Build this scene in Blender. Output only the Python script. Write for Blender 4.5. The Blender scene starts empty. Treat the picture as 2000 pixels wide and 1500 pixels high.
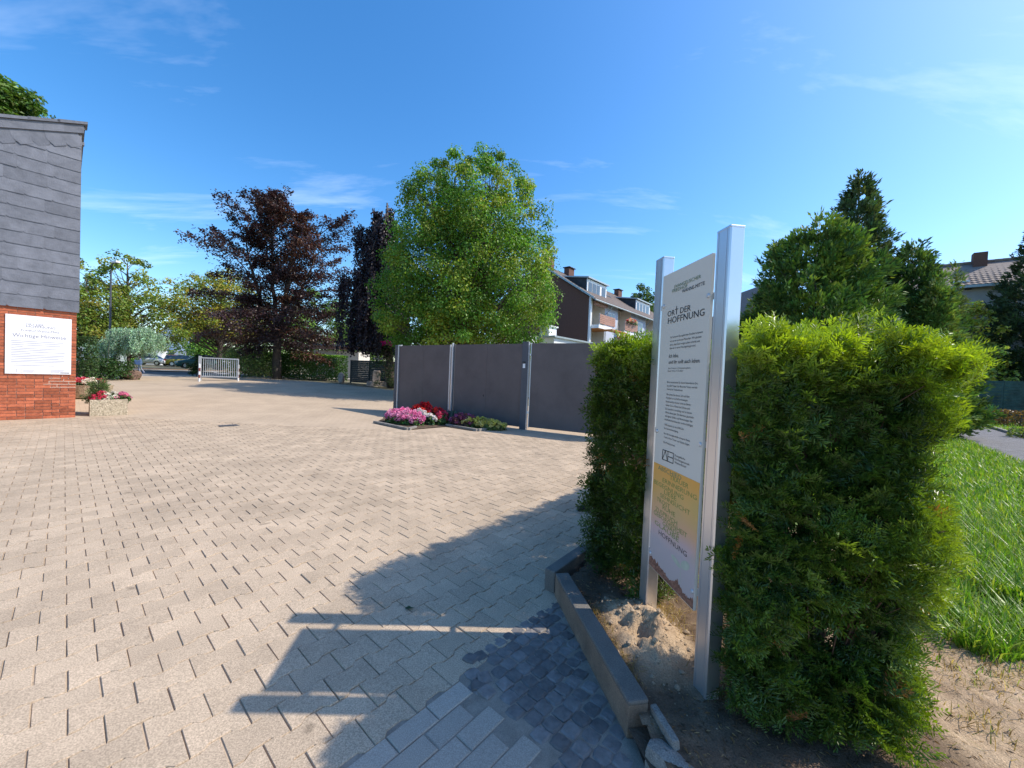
import bpy, bmesh, math, random
import numpy as np
from mathutils import Vector, Matrix

SC = bpy.context.scene
COL = SC.collection
rng = np.random.default_rng(7)
random.seed(7)

# ------------------------------------------------------------------ camera
F_PX = 750.0; HOR = 732.0; ROLL = math.radians(2.4); CAM_H = 1.5
PITCH = -math.atan((750 - HOR) * math.cos(ROLL) / F_PX)
_fw = np.array([0, math.cos(PITCH), math.sin(PITCH)])
_up = np.array([0, -math.sin(PITCH), math.cos(PITCH)])
_rt = np.array([1.0, 0, 0])
CR = _rt * math.cos(ROLL) + _up * math.sin(ROLL)
CU = -_rt * math.sin(ROLL) + _up * math.cos(ROLL)
cam_data = bpy.data.cameras.new('camera')
cam_data.sensor_width = 36.0
cam_data.lens = F_PX / 2000 * 36.0
cam_data.clip_start = 0.05
cam_data.clip_end = 3000
cam = bpy.data.objects.new('camera', cam_data)
COL.objects.link(cam)
cam.matrix_world = Matrix(((CR[0], CU[0], -_fw[0], 0), (CR[1], CU[1], -_fw[1], 0),
                           (CR[2], CU[2], -_fw[2], CAM_H), (0, 0, 0, 1)))
SC.camera = cam

# ------------------------------------------------------------------ sky and sun
SUN_V = np.array([0.948, 0.03, 1.0]); SUN_V /= np.linalg.norm(SUN_V)
SUN_EL = math.asin(SUN_V[2]); SUN_AZ = math.atan2(SUN_V[0], SUN_V[1])
world = bpy.data.worlds.new('World'); SC.world = world; world.use_nodes = True
wn = world.node_tree.nodes; wl = world.node_tree.links
wn.clear()
w_out = wn.new('ShaderNodeOutputWorld'); w_bg = wn.new('ShaderNodeBackground')
w_sky = wn.new('ShaderNodeTexSky'); w_sky.sky_type = 'NISHITA'; w_sky.sun_disc = False
w_sky.sun_elevation = SUN_EL; w_sky.sun_rotation = SUN_AZ
w_sky.air_density = 1.0; w_sky.dust_density = 0.9; w_sky.ozone_density = 3.0
w_bg.inputs['Strength'].default_value = 0.15
# thin cirrus: noise on a flat layer high above
w_tc = wn.new('ShaderNodeTexCoord'); w_sep = wn.new('ShaderNodeSeparateXYZ')
wl.new(w_tc.outputs['Generated'], w_sep.inputs[0])
w_zz = wn.new('ShaderNodeMath'); w_zz.operation = 'MAXIMUM'; w_zz.inputs[1].default_value = 0.02
w_za = wn.new('ShaderNodeMath'); w_za.operation = 'ADD'; w_za.inputs[1].default_value = 0.12
wl.new(w_sep.outputs['Z'], w_zz.inputs[0]); wl.new(w_zz.outputs[0], w_za.inputs[0])
w_dx = wn.new('ShaderNodeMath'); w_dx.operation = 'DIVIDE'; w_dy = wn.new('ShaderNodeMath'); w_dy.operation = 'DIVIDE'
wl.new(w_sep.outputs['X'], w_dx.inputs[0]); wl.new(w_za.outputs[0], w_dx.inputs[1])
wl.new(w_sep.outputs['Y'], w_dy.inputs[0]); wl.new(w_za.outputs[0], w_dy.inputs[1])
w_cmb = wn.new('ShaderNodeCombineXYZ'); wl.new(w_dx.outputs[0], w_cmb.inputs[0]); wl.new(w_dy.outputs[0], w_cmb.inputs[1])
w_map = wn.new('ShaderNodeMapping'); w_map.inputs['Rotation'].default_value = (0, 0, math.radians(-32)); w_map.inputs['Scale'].default_value = (0.55, 1.7, 1)
w_map.inputs['Location'].default_value = (3.3, 1.2, 0)
wl.new(w_cmb.outputs[0], w_map.inputs[0])
w_n = wn.new('ShaderNodeTexNoise'); w_n.inputs['Scale'].default_value = 1.3; w_n.inputs['Detail'].default_value = 7; w_n.inputs['Roughness'].default_value = 0.62; w_n.inputs['Distortion'].default_value = 0.5
wl.new(w_map.outputs[0], w_n.inputs['Vector'])
w_rm = wn.new('ShaderNodeMapRange'); w_rm.inputs['From Min'].default_value = 0.55; w_rm.inputs['From Max'].default_value = 0.9; w_rm.inputs['To Max'].default_value = 0.36
wl.new(w_n.outputs['Fac'], w_rm.inputs[0])
w_mix = wn.new('ShaderNodeMix'); w_mix.data_type = 'RGBA'
wl.new(w_rm.outputs[0], w_mix.inputs[0]); wl.new(w_sky.outputs[0], w_mix.inputs[6])
w_mix.inputs[7].default_value = (7.0, 7.4, 8.2, 1)
w_hsv = wn.new('ShaderNodeHueSaturation'); w_hsv.inputs['Saturation'].default_value = 1.32
wl.new(w_mix.outputs[2], w_hsv.inputs['Color'])
wl.new(w_hsv.outputs[0], w_bg.inputs['Color']); wl.new(w_bg.outputs[0], w_out.inputs[0])

sun_d = bpy.data.lights.new('sun', 'SUN'); sun_d.energy = 3.1; sun_d.angle = math.radians(0.53); sun_d.color = (1.0, 0.92, 0.80)
sun = bpy.data.objects.new('sun', sun_d); COL.objects.link(sun); sun.location = (20, 0, 25)
sun.rotation_euler = Vector(SUN_V).to_track_quat('Z', 'Y').to_euler()

SC.view_settings.view_transform = 'Standard'; SC.view_settings.look = 'None'
SC.view_settings.exposure = 0.83; SC.view_settings.gamma = 1.0; SC.view_settings.use_curve_mapping = False
SC.render.engine = 'CYCLES'
SC.cycles.use_denoising = True
SC.cycles.max_bounces = 6; SC.cycles.diffuse_bounces = 3; SC.cycles.transmission_bounces = 4; SC.cycles.transparent_max_bounces = 6
SC.cycles.sample_clamp_indirect = 6.0

# ------------------------------------------------------------------ terrain and pixel helpers (placing things at their measured spots)
def gz(x, y):
    d = -.55 * np.asarray(x, float) + .835 * np.asarray(y, float)
    return .78 * (1 - np.exp(-(np.maximum(d - 11, 0) / 17) ** 1.4))
def ray(px, py):
    return (px - 1000) / F_PX * CR - (py - 750) / F_PX * CU + _fw
def at(px, py, Y):
    d = ray(px, py); return np.array([0, 0, CAM_H]) + d * (Y / d[1])
def G(px, py):
    z = 0.0
    for _ in range(80):
        d = ray(px, py); t = (z - CAM_H) / d[2]; p = np.array([0, 0, CAM_H]) + t * d
        z = .6 * z + .4 * float(gz(p[0], p[1]))
    p[2] = float(gz(p[0], p[1])); return p
U = np.array([.65, .76, 0]); U /= np.linalg.norm(U)      # the direction the paving rows and both house fronts run in
V = np.array([U[1], -U[0], 0])
UA = math.atan2(U[1], U[0])

# ------------------------------------------------------------------ object helpers
def link(o, parent=None):
    COL.objects.link(o)
    if parent is not None: o.parent = parent
    return o
def tag(o, label=None, cat=None, group=None, kind=None):
    if label: o['label'] = label
    if cat: o['category'] = cat
    if group: o['group'] = group
    if kind: o['kind'] = kind
    return o
def empty(name, loc=(0, 0, 0), rz=0.0, label=None, cat=None, group=None):
    o = bpy.data.objects.new(name, None); o.location = [float(c) for c in loc]; o.rotation_euler = (0, 0, rz)
    o.empty_display_size = .1
    link(o); return tag(o, label, cat, group)
def np_mesh(name, verts, faces, mat, col=None, smooth=False):
    """verts (N,3); faces a list of (M,k) index arrays"""
    me = bpy.data.meshes.new(name)
    verts = np.asarray(verts, np.float32)
    me.vertices.add(len(verts)); me.vertices.foreach_set('co', verts.ravel())
    if not isinstance(faces, (list, tuple)): faces = [faces]
    faces = [np.asarray(f, np.int32) for f in faces if len(f)]
    nl = sum(f.size for f in faces); nf = sum(len(f) for f in faces)
    me.loops.add(nl); me.polygons.add(nf)
    me.loops.foreach_set('vertex_index', np.concatenate([f.ravel() for f in faces]))
    sizes = np.concatenate([np.full(len(f), f.shape[1], np.int32) for f in faces])
    me.polygons.foreach_set('loop_start', np.concatenate(([0], np.cumsum(sizes)[:-1])).astype(np.int32))
    me.polygons.foreach_set('use_smooth', np.full(nf, bool(smooth)))
    me.update(calc_edges=True)
    if col is not None:
        a = me.color_attributes.new('Col', 'FLOAT_COLOR', 'POINT')
        c = np.ones((len(verts), 4), np.float32); c[:, :3] = col
        a.data.foreach_set('color', c.ravel())
    if mat is not None: me.materials.append(mat)
    return me
def np_obj(name, verts, faces, mat, parent=None, col=None, smooth=False):
    return link(bpy.data.objects.new(name, np_mesh(name, verts, faces, mat, col, smooth)), parent)

class MB:
    """collects boxes, prisms, tubes and lathes; build() links them as ONE mesh object"""
    def __init__(self): self.v = []; self.f = []
    def add(self, verts, faces):
        o = len(self.v); self.v += [tuple(map(float, p)) for p in verts]; self.f += [tuple(i + o for i in f) for f in faces]; return self
    def box(self, x0, x1, y0, y1, z0, z1):
        return self.add([(x0, y0, z0), (x1, y0, z0), (x1, y1, z0), (x0, y1, z0), (x0, y0, z1), (x1, y0, z1), (x1, y1, z1), (x0, y1, z1)],
                        [(3, 2, 1, 0), (4, 5, 6, 7), (0, 1, 5, 4), (1, 2, 6, 5), (2, 3, 7, 6), (3, 0, 4, 7)])
    def bevbox(self, x0, x1, y0, y1, z0, z1, b):
        """box with chamfered top edges"""
        v = [(x0, y0, z0), (x1, y0, z0), (x1, y1, z0), (x0, y1, z0), (x0, y0, z1 - b), (x1, y0, z1 - b), (x1, y1, z1 - b), (x0, y1, z1 - b),
             (x0 + b, y0 + b, z1), (x1 - b, y0 + b, z1), (x1 - b, y1 - b, z1), (x0 + b, y1 - b, z1)]
        f = [(3, 2, 1, 0), (8, 9, 10, 11)]
        for i in range(4):
            j = (i + 1) % 4; f += [(i, j, j + 4, i + 4), (i + 4, j + 4, j + 8, i + 8)]
        return self.add(v, f)
    def prism(self, poly, a0, a1, axis='z'):
        """extrude a ccw polygon: axis z: poly=(x,y); axis y: poly=(x,z); axis x: poly=(y,z)"""
        n = len(poly)
        m = {'z': lambda p, a: (p[0], p[1], a), 'y': lambda p, a: (p[0], a, p[1]), 'x': lambda p, a: (a, p[0], p[1])}[axis]
        v = [m(p, a0) for p in poly] + [m(p, a1) for p in poly]
        f = [tuple(range(n))[::-1], tuple(range(n, 2 * n))] + [(i, (i + 1) % n, (i + 1) % n + n, i + n) for i in range(n)]
        return self.add(v, f)
    def tube(self, pts, r, n=8, cap=True):
        pts = [Vector(p) for p in pts]; rs = r if isinstance(r, (list, tuple)) else [r] * len(pts)
        v = []; f = []
        for i, p in enumerate(pts):
            t = (pts[min(i + 1, len(pts) - 1)] - pts[max(i - 1, 0)]).normalized()
            a = t.cross(Vector((0, 0, 1)) if abs(t.z) < .95 else Vector((1, 0, 0))).normalized(); b = t.cross(a)
            for k in range(n):
                q = 2 * math.pi * k / n; v.append(p + (a * math.cos(q) + b * math.sin(q)) * rs[i])
        for i in range(len(pts) - 1):
            for k in range(n):
                f.append((i * n + k, i * n + (k + 1) % n, (i + 1) * n + (k + 1) % n, (i + 1) * n + k))
        if cap: f += [tuple(range(n))[::-1], tuple(range((len(pts) - 1) * n, len(pts) * n))]
        return self.add(v, f)
    def lathe(self, prof, n=16, c=(0, 0, 0)):
        v = []; f = []
        for r, z in prof:
            for k in range(n):
                q = 2 * math.pi * k / n; v.append((c[0] + r * math.cos(q), c[1] + r * math.sin(q), c[2] + z))
        for i in range(len(prof) - 1):
            for k in range(n): f.append((i * n + k, i * n + (k + 1) % n, (i + 1) * n + (k + 1) % n, (i + 1) * n + k))
        f += [tuple(range(n))[::-1], tuple(range((len(prof) - 1) * n, len(prof) * n))]
        return self.add(v, f)
    def build(self, name, mat, parent=None, smooth=False, bevel=0, col=None):
        me = bpy.data.meshes.new(name); me.from_pydata(self.v, [], self.f); me.update()
        bm = bmesh.new(); bm.from_mesh(me); bmesh.ops.recalc_face_normals(bm, faces=bm.faces)
        if bevel:
            es = [e for e in bm.edges if len(e.link_faces) == 2 and e.calc_face_angle(0) > .6]
            bmesh.ops.bevel(bm, geom=es, offset=bevel, segments=2, affect='EDGES', profile=.6)
        bm.to_mesh(me); bm.free()
        if smooth:
            me.polygons.foreach_set('use_smooth', np.ones(len(me.polygons), bool))
        if mat is not None: me.materials.append(mat)
        if col is not None:
            a = me.color_attributes.new('Col', 'FLOAT_COLOR', 'POINT')
            c = np.ones((len(me.vertices), 4), np.float32); c[:, :3] = col; a.data.foreach_set('color', c.ravel())
        return link(bpy.data.objects.new(name, me), parent)

# ------------------------------------------------------------------ materials
MATS = {}
def new_mat(name):
    m = bpy.data.materials.new(name); m.use_nodes = True; m.node_tree.nodes.clear()
    nt = m.node_tree; out = nt.nodes.new('ShaderNodeOutputMaterial'); b = nt.nodes.new('ShaderNodeBsdfPrincipled')
    nt.links.new(b.outputs[0], out.inputs[0]); MATS[name] = m
    return m, nt, b, out
def rgb(c): return (c[0], c[1], c[2], 1)
def noise_node(nt, scale, detail=4, rough=.55, vec=None):
    n = nt.nodes.new('ShaderNodeTexNoise'); n.inputs['Scale'].default_value = scale; n.inputs['Detail'].default_value = detail; n.inputs['Roughness'].default_value = rough
    if vec is not None: nt.links.new(vec, n.inputs['Vector'])
    return n
def ramp2(nt, src, lo, hi, a, b):
    r = nt.nodes.new('ShaderNodeMapRange'); r.inputs['From Min'].default_value = lo; r.inputs['From Max'].default_value = hi
    r.inputs['To Min'].default_value = a; r.inputs['To Max'].default_value = b; nt.links.new(src, r.inputs[0]); return r
def mixc(nt, fac, a, b, mode='MIX'):
    m = nt.nodes.new('ShaderNodeMix'); m.data_type = 'RGBA'; m.blend_type = mode
    for sock, v in ((0, fac), (6, a), (7, b)):
        if hasattr(v, 'is_output'): nt.links.new(v, m.inputs[sock])
        else: m.inputs[sock].default_value = v if sock == 0 else rgb(v)
    return m.outputs[2]
def pmat(name, c, rough=.6, var=.18, scale=6., c2=None, bump=0., bscale=60., metallic=0., spec=.4, speck=0., speck_scale=250., attr=False, rand=0., coord='pos', stain=0., stain_scale=.8, spots=0.):
    """plain surface: colour with broad mottling, fine specks, stains and relief"""
    m, nt, b, out = new_mat(name)
    if coord == 'pos':
        pos = nt.nodes.new('ShaderNodeNewGeometry').outputs['Position']
    else:
        pos = nt.nodes.new('ShaderNodeTexCoord').outputs['Object']
    n1 = noise_node(nt, scale, 5, .6, pos)
    k = ramp2(nt, n1.outputs['Fac'], .3, .7, 0, 1).outputs[0]
    lo = [x * (1 - var) for x in c]; hi = [min(1, x * (1 + var)) for x in (c2 or c)]
    colr = mixc(nt, k, lo, hi)
    if speck:
        n2 = noise_node(nt, speck_scale, 2, .7, pos)
        k2 = ramp2(nt, n2.outputs['Fac'], .32, .68, 1 - speck, 1 + speck).outputs[0]
        cc = nt.nodes.new('ShaderNodeCombineColor')
        for i in range(3): nt.links.new(k2, cc.inputs[i])
        colr = mixc(nt, 1.0, colr, cc.outputs[0], 'MULTIPLY')
    if stain:
        n3 = noise_node(nt, stain_scale, 6, .65, pos)
        k3 = ramp2(nt, n3.outputs['Fac'], .42, .72, 1, 1 - stain).outputs[0]
        cc = nt.nodes.new('ShaderNodeCombineColor')
        for i in range(3): nt.links.new(k3, cc.inputs[i])
        colr = mixc(nt, 1.0, colr, cc.outputs[0], 'MULTIPLY')
    if spots:
        n6 = noise_node(nt, 5.5, 2, .5, pos); k6 = ramp2(nt, n6.outputs['Fac'], .70, .76, 1, 1 - spots).outputs[0]
        cc = nt.nodes.new('ShaderNodeCombineColor')
        for i in range(3): nt.links.new(k6, cc.inputs[i])
        colr = mixc(nt, 1.0, colr, cc.outputs[0], 'MULTIPLY')
    if attr:
        a = nt.nodes.new('ShaderNodeAttribute'); a.attribute_name = 'Col'
        colr = mixc(nt, 1.0, colr, a.outputs['Color'], 'MULTIPLY')
    if rand:
        oi = nt.nodes.new('ShaderNodeObjectInfo'); k4 = ramp2(nt, oi.outputs['Random'], 0, 1, 1 - rand, 1 + rand).outputs[0]
        cc = nt.nodes.new('ShaderNodeCombineColor')
        for i in range(3): nt.links.new(k4, cc.inputs[i])
        colr = mixc(nt, 1.0, colr, cc.outputs[0], 'MULTIPLY')
    nt.links.new(colr, b.inputs['Base Color'])
    b.inputs['Roughness'].default_value = rough; b.inputs['Metallic'].default_value = metallic; b.inputs['Specular IOR Level'].default_value = spec
    if bump:
        n5 = noise_node(nt, bscale, 4, .65, pos)
        bp = nt.nodes.new('ShaderNodeBump'); bp.inputs['Strength'].default_value = bump; bp.inputs['Distance'].default_value = 1.0 / bscale
        nt.links.new(n5.outputs['Fac'], bp.inputs['Height']); nt.links.new(bp.outputs[0], b.inputs['Normal'])
    return m
def leaf_mat(name, trans=.35, rough=.45, spec=.35, tint=(1.5, 1.6, .7), gain=1.0):
    m, nt, b, out = new_mat(name)
    a = nt.nodes.new('ShaderNodeAttribute'); a.attribute_name = 'Col'
    lc = mixc(nt, 1.0, a.outputs['Color'], (gain,) * 3, 'MULTIPLY'); nt.links.new(lc, b.inputs['Base Color']); b.inputs['Roughness'].default_value = rough; b.inputs['Specular IOR Level'].default_value = spec
    t = nt.nodes.new('ShaderNodeBsdfTranslucent'); nt.links.new(mixc(nt, 1.0, a.outputs['Color'], tint, 'MULTIPLY'), t.inputs['Color'])
    mx = nt.nodes.new('ShaderNodeMixShader'); mx.inputs[0].default_value = trans
    nt.links.new(b.outputs[0], mx.inputs[1]); nt.links.new(t.outputs[0], mx.inputs[2]); nt.links.new(mx.outputs[0], out.inputs[0])
    return m
def glass_mat(name, c=(.05, .07, .09), rough=.05):
    m, nt, b, out = new_mat(name)
    b.inputs['Base Color'].default_value = rgb(c); b.inputs['Roughness'].default_value = rough; b.inputs['Specular IOR Level'].default_value = .9
    return m

M_leaf = leaf_mat('leaf_green', .4, gain=1.35)
M_dark_leaf = leaf_mat('leaf_dark', .3, .4, .45, (1.5, .95, .85), gain=1.6)
M_needle = leaf_mat('needle_yew', .3, .38, .5, (1.7, 1.7, .4))
M_conifer = leaf_mat('needle_conifer', .28, .55, .3, (1.4, 1.5, .6), gain=1.65)
M_petal = leaf_mat('petal', .35, .6, .2, (1.2, 1.1, 1.1))
M_grass = leaf_mat('grass_blade', .4, .4, .4, (1.5, 1.5, .6))
M_bark = pmat('bark', (.10, .08, .065), .9, .3, 9, bump=.5, bscale=40)
M_twig = pmat('twig', (.11, .06, .035), .85, .3, 30)
M_paver = pmat('paver_concrete', (.475, .368, .262), .9, .09, 2.2, bump=.35, bscale=320, speck=.34, speck_scale=170, attr=True, rand=.08, stain=.20, stain_scale=1.6, spec=.2, spots=.38)
M_slab = pmat('slab_concrete', (.41, .36, .30), .9, .1, 3, bump=.3, bscale=300, speck=.25, speck_scale=240, rand=.1, stain=.2, stain_scale=3, spec=.2)
M_sett = pmat('sett_basalt', (.175, .160, .150), .6, .25, 25, bump=.4, bscale=120, rand=.3, spec=.45, stain=.2, stain_scale=8)
M_joint = pmat('joint_sand', (.27, .23, .185), .95, .25, 12, bump=.5, bscale=200, speck=.2)
M_sand = pmat('sand_soil', (.37, .275, .19), .95, .22, 7, c2=(.43, .325, .22), bump=.8, bscale=90, speck=.2, speck_scale=160, spec=.1)
M_darksoil = pmat('bed_soil', (.12, .085, .06), .95, .3, 9, bump=.8, bscale=70, spec=.1)
M_kerb = pmat('kerb_concrete', (.17, .155, .135), .85, .22, 10, bump=.5, bscale=160, speck=.3, speck_scale=180, stain=.3, stain_scale=5)
M_kerb2 = pmat('kerb_pale', (.24, .225, .20), .85, .2, 10, bump=.5, bscale=160, speck=.35, speck_scale=180, stain=.3, stain_scale=6)
M_alu = pmat('aluminium', (.72, .73, .75), .33, .04, 3, metallic=.85, bump=.03, bscale=200)
M_galv = pmat('galvanised_steel', (.62, .64, .66), .42, .08, 20, metallic=.6)
M_panel = pmat('grey_panel', (.125, .103, .10), .55, .08, 1.2, bump=.25, bscale=420, speck=.12, speck_scale=300, spec=.35, stain=.2, stain_scale=1.7)
M_post = pmat('anthracite_steel', (.075, .08, .095), .5, .08, 4)
M_white = pmat('white_paint', (.78, .79, .80), .45, .03, 4)
M_black = pmat('black_plastic', (.02, .02, .022), .45, .2, 9)
M_brick = pmat('red_brick', (.37, .105, .055), .85, .2, 16, c2=(.42, .125, .06), bump=.4, bscale=150, rand=.3, attr=True, coord='pos', spec=.2)
M_mortar = pmat('brick_mortar', (.40, .25, .18), .95, .15, 12, bump=.5, bscale=150)
M_slate = pmat('slate', (.145, .15, .172), .42, .2, 5, bump=.3, bscale=45, rand=.16, spec=.5, stain=.15, stain_scale=9)
M_redstrip = pmat('far_court', (.46, .40, .335), .9, .1, 2)
M_glass = glass_mat('window_glass')
M_print_dark = pmat('print_dark', (.03, .03, .035), .5, 0, 1)
M_print_green = pmat('print_green', (.16, .22, .12), .5, 0, 1)
M_print_lime = pmat('print_lime', (.20, .25, .06), .5, 0, 1)
M_print_grey = pmat('print_grey', (.20, .20, .26), .5, 0, 1)

# ------------------------------------------------------------------ sheets on the terrain
def sheet(name, poly, dz, mat, step=2.0, kind='structure', parent=None):
    bm = bmesh.new(); bm.faces.new([bm.verts.new((p[0], p[1], 0)) for p in poly])
    xs = [p[0] for p in poly]; ys = [p[1] for p in poly]
    for ax, lo, hi in ((0, min(xs), max(xs)), (1, min(ys), max(ys))):
        k = math.ceil(lo / step) * step
        while k < hi:
            co = [0, 0, 0]; no = [0, 0, 0]; co[ax] = k + 1e-4; no[ax] = 1
            bmesh.ops.bisect_plane(bm, geom=bm.verts[:] + bm.edges[:] + bm.faces[:], plane_co=co, plane_no=no); k += step
    for v in bm.verts: v.co.z = float(gz(v.co.x, v.co.y)) + dz
    bmesh.ops.recalc_face_normals(bm, faces=bm.faces)
    if sum(f.normal.z for f in bm.faces) < 0: bmesh.ops.reverse_faces(bm, faces=bm.faces)
    me = bpy.data.meshes.new(name); bm.to_mesh(me); bm.free(); me.materials.append(mat)
    me.polygons.foreach_set('use_smooth', np.ones(len(me.polygons), bool))
    o = link(bpy.data.objects.new(name, me), parent)
    if parent is None: tag(o, kind=kind)
    return o

# ground to the horizon: coarse far, fine near
def axis_pts(): 
    a = np.concatenate([-np.geomspace(1200, 60, 12), np.linspace(-54, 54, 37), np.geomspace(60, 1200, 12)]); return a
gx, gy = np.meshgrid(axis_pts(), axis_pts() + 10, indexing='ij')
gv = np.stack([gx, gy, gz(gx, gy) - .06], -1).reshape(-1, 3)
n_ = gx.shape[0]; ii, jj = np.meshgrid(np.arange(n_ - 1), np.arange(n_ - 1), indexing='ij'); q0 = (ii * n_ + jj).ravel()
M_ground = pmat('rough_ground', (.13, .12, .075), .95, .3, 1.3, c2=(.17, .15, .09), bump=.4, bscale=20)
tag(np_obj('ground', gv, np.stack([q0, q0 + n_, q0 + n_ + 1, q0 + 1], -1), M_ground, smooth=True), kind='structure')

# court paving: one sheet whose material carries the far rows, with real stones on it near the camera
def court_material():
    m, nt, b, out = new_mat('court_paving')
    pos = nt.nodes.new('ShaderNodeNewGeometry').outputs['Position']
    mp = nt.nodes.new('ShaderNodeMapping'); mp.inputs['Rotation'].default_value = (0, 0, -UA)
    nt.links.new(pos, mp.inputs[0])
    br = nt.nodes.new('ShaderNodeTexBrick'); nt.links.new(mp.outputs[0], br.inputs[0])
    br.inputs['Scale'].default_value = 1.0; br.inputs['Brick Width'].default_value = .2; br.inputs['Row Height'].default_value = .153
    br.inputs['Mortar Size'].default_value = .006; br.inputs['Mortar Smooth'].default_value = .3
    br.inputs['Color1'].default_value = (.455, .353, .252, 1); br.inputs['Color2'].default_value = (.475, .37, .265, 1); br.inputs['Mortar'].default_value = (.35, .275, .205, 1)
    n1 = noise_node(nt, .9, 6, .65, pos); k = ramp2(nt, n1.outputs['Fac'], .4, .72, 1.03, .84).outputs[0]
    n2 = noise_node(nt, 30, 3, .7, pos); k2 = ramp2(nt, n2.outputs['Fac'], .3, .7, .9, 1.1).outputs[0]
    mu = nt.nodes.new('ShaderNodeMath'); mu.operation = 'MULTIPLY'; nt.links.new(k, mu.inputs[0]); nt.links.new(k2, mu.inputs[1])
    cc = nt.nodes.new('ShaderNodeCombineColor')
    for i in range(3): nt.links.new(mu.outputs[0], cc.inputs[i])
    nt.links.new(mixc(nt, 1.0, br.outputs['Color'], cc.outputs[0], 'MULTIPLY'), b.inputs['Base Color'])
    b.inputs['Roughness'].default_value = .92; b.inputs['Specular IOR Level'].default_value = .2
    bp = nt.nodes.new('ShaderNodeBump'); bp.inputs['Strength'].default_value = .5; bp.inputs['Distance'].default_value = .004; bp.invert = True
    nt.links.new(br.outputs['Fac'], bp.inputs['Height']); nt.links.new(bp.outputs[0], b.inputs['Normal'])
    return m
M_court = court_material()
K0 = np.array([.352, 2.60]); K1 = np.array([.543, 1.575])          # outer foot of the long kerb, far and near end
KD = (K1 - K0) / np.linalg.norm(K1 - K0); KN = np.array([-KD[1], KD[0]])   # KN points right, away from the court
court_poly = [(-16, -6), (1.2, -6), (.9, 1.0), tuple(K1), tuple(K0), (.70, 3.03), (9.5, 13.3), (2.2, 17.2), (-4.5, 20.4), (-8.6, 23.2), (-13, 25.4), (-16.6, 26.0), (-18.2, 26.8), (-30, 12.6)]
court = sheet('court_paving', court_poly, -.0062, M_court, 1.0)

# --- the interlocking stones (double-T shape), laid in rows along U
PL_, PW_, SH_ = .2, .153, .022
def paver_outline(gap=.0019, gs=.0024):
    L, W, s = PL_, PW_, SH_ / 2
    top = [(0, -s), (.2 * L, -s), (.32 * L, s), (.68 * L, s), (.8 * L, -s), (L, -s)]
    bot = [(L, W + s), (.8 * L, W + s), (.68 * L, W - s), (.32 * L, W - s), (.2 * L, W + s), (0, W + s)]
    P = np.array(top + bot); c = np.array([L / 2, W / 2]); P = P - c
    # pull the outline in by half a joint
    return np.stack([P[:, 0] * (1 - gap / (L / 2)), P[:, 1] - np.sign(P[:, 1]) * gs], -1)
P_OUT = paver_outline(); P_IN = np.stack([P_OUT[:, 0] * .975, P_OUT[:, 1] - np.sign(P_OUT[:, 1]) * .0022], -1)
def paver_verts():
    a = np.concatenate([np.c_[P_IN, np.full(12, .002)], np.c_[P_OUT, np.full(12, -.0018)], np.c_[P_OUT, np.full(12, -.02)]])
    return a
PV = paver_verts()
ring = lambda a, b: np.array([[a + i, a + (i + 1) % 12, b + (i + 1) % 12, b + i] for i in range(12)])
PF_TOP = np.arange(12)[None]; PF_S = np.concatenate([ring(0, 12), ring(12, 24)])
def to_world(u, v): return u * U[:2][None] + v * V[:2][None] if np.ndim(u) == 0 else np.outer(u, U[:2]) + np.outer(v, V[:2])
O_ = np.array([-.553, 1.425])                      # a point on the straight border to the plain slabs
ro, co_ = np.meshgrid(np.arange(-80, 1), np.arange(-60, 90), indexing='ij')
uu = (co_ + .5 * (ro % 2)).ravel() * PL_; vv = (ro.ravel() - .5) * PW_ - .004
cen = O_ + np.outer(uu, U[:2]) + np.outer(vv, V[:2])
# a second field beyond the setts, on the far side of the border line
ro2, co2 = np.meshgrid(np.arange(1, 14), np.arange(0, 60), indexing='ij')
uu2 = (co2 + .5 * (ro2 % 2)).ravel() * PL_; vv2 = (ro2.ravel() - .5) * PW_ - .004
cen2 = O_ + np.outer(uu2, U[:2]) + np.outer(vv2, V[:2])
def side(p, a, b): return (b[0] - a[0]) * (p[:, 1] - a[1]) - (b[1] - a[1]) * (p[:, 0] - a[0])
SETT_A = np.array([-.13, 2.02]); SETT_B = np.array([.36, 2.47])
KL = np.array([.70, 3.03])
keep2 = (side(cen2, SETT_A, SETT_B) > .03) & (side(cen2, K0, KL) > .06) & (side(cen2, KL, KL + U[:2]) > .07)
cen = np.concatenate([cen, cen2[keep2]])
dep = cen[:, 1]
okc = (dep > 1.05) & (dep < 9.6) & (np.abs(cen[:, 0]) < dep * 1.5 + .35) & (cen[:, 0] < 6)
cen = cen[okc]
dist = np.linalg.norm(np.c_[cen, np.full(len(cen), -1.5)], axis=1)
inview = (cen[:, 1] > 1.35) & (cen[:, 0] > -cen[:, 1] * 1.36)
order = np.argsort(np.where(inview, dist, dist + 50))
cen = cen[order]
NSOLO = 296
pm = np_mesh('paver', PV, [PF_TOP, PF_S], M_paver, col=np.ones((36, 3)))
for i in range(NSOLO):
    o = bpy.data.objects.new('paver', pm); x, y = cen[i]
    o.location = (x + rng.normal(0, .0011), y + rng.normal(0, .0011), float(gz(x, y)) + rng.normal(0, .0013)); o.rotation_euler = (rng.normal(0, .007), rng.normal(0, .007), UA + math.pi + rng.normal(0, .007))
    link(o, court)
rest = cen[NSOLO:]; nr = len(rest)
rest = rest + rng.normal(0, .0011, rest.shape); ang = UA + rng.normal(0, .007, nr); ca, sa = np.cos(ang), np.sin(ang)
X = PV[None, :, 0] * ca[:, None] - PV[None, :, 1] * sa[:, None] + rest[:, :1]
Y = PV[None, :, 0] * sa[:, None] + PV[None, :, 1] * ca[:, None] + rest[:, 1:]
Z = PV[None, :, 2] + gz(rest[:, 0], rest[:, 1])[:, None] + rng.normal(0, .0012, nr)[:, None]
off = (np.arange(nr) * 36)[:, None, None]
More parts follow.
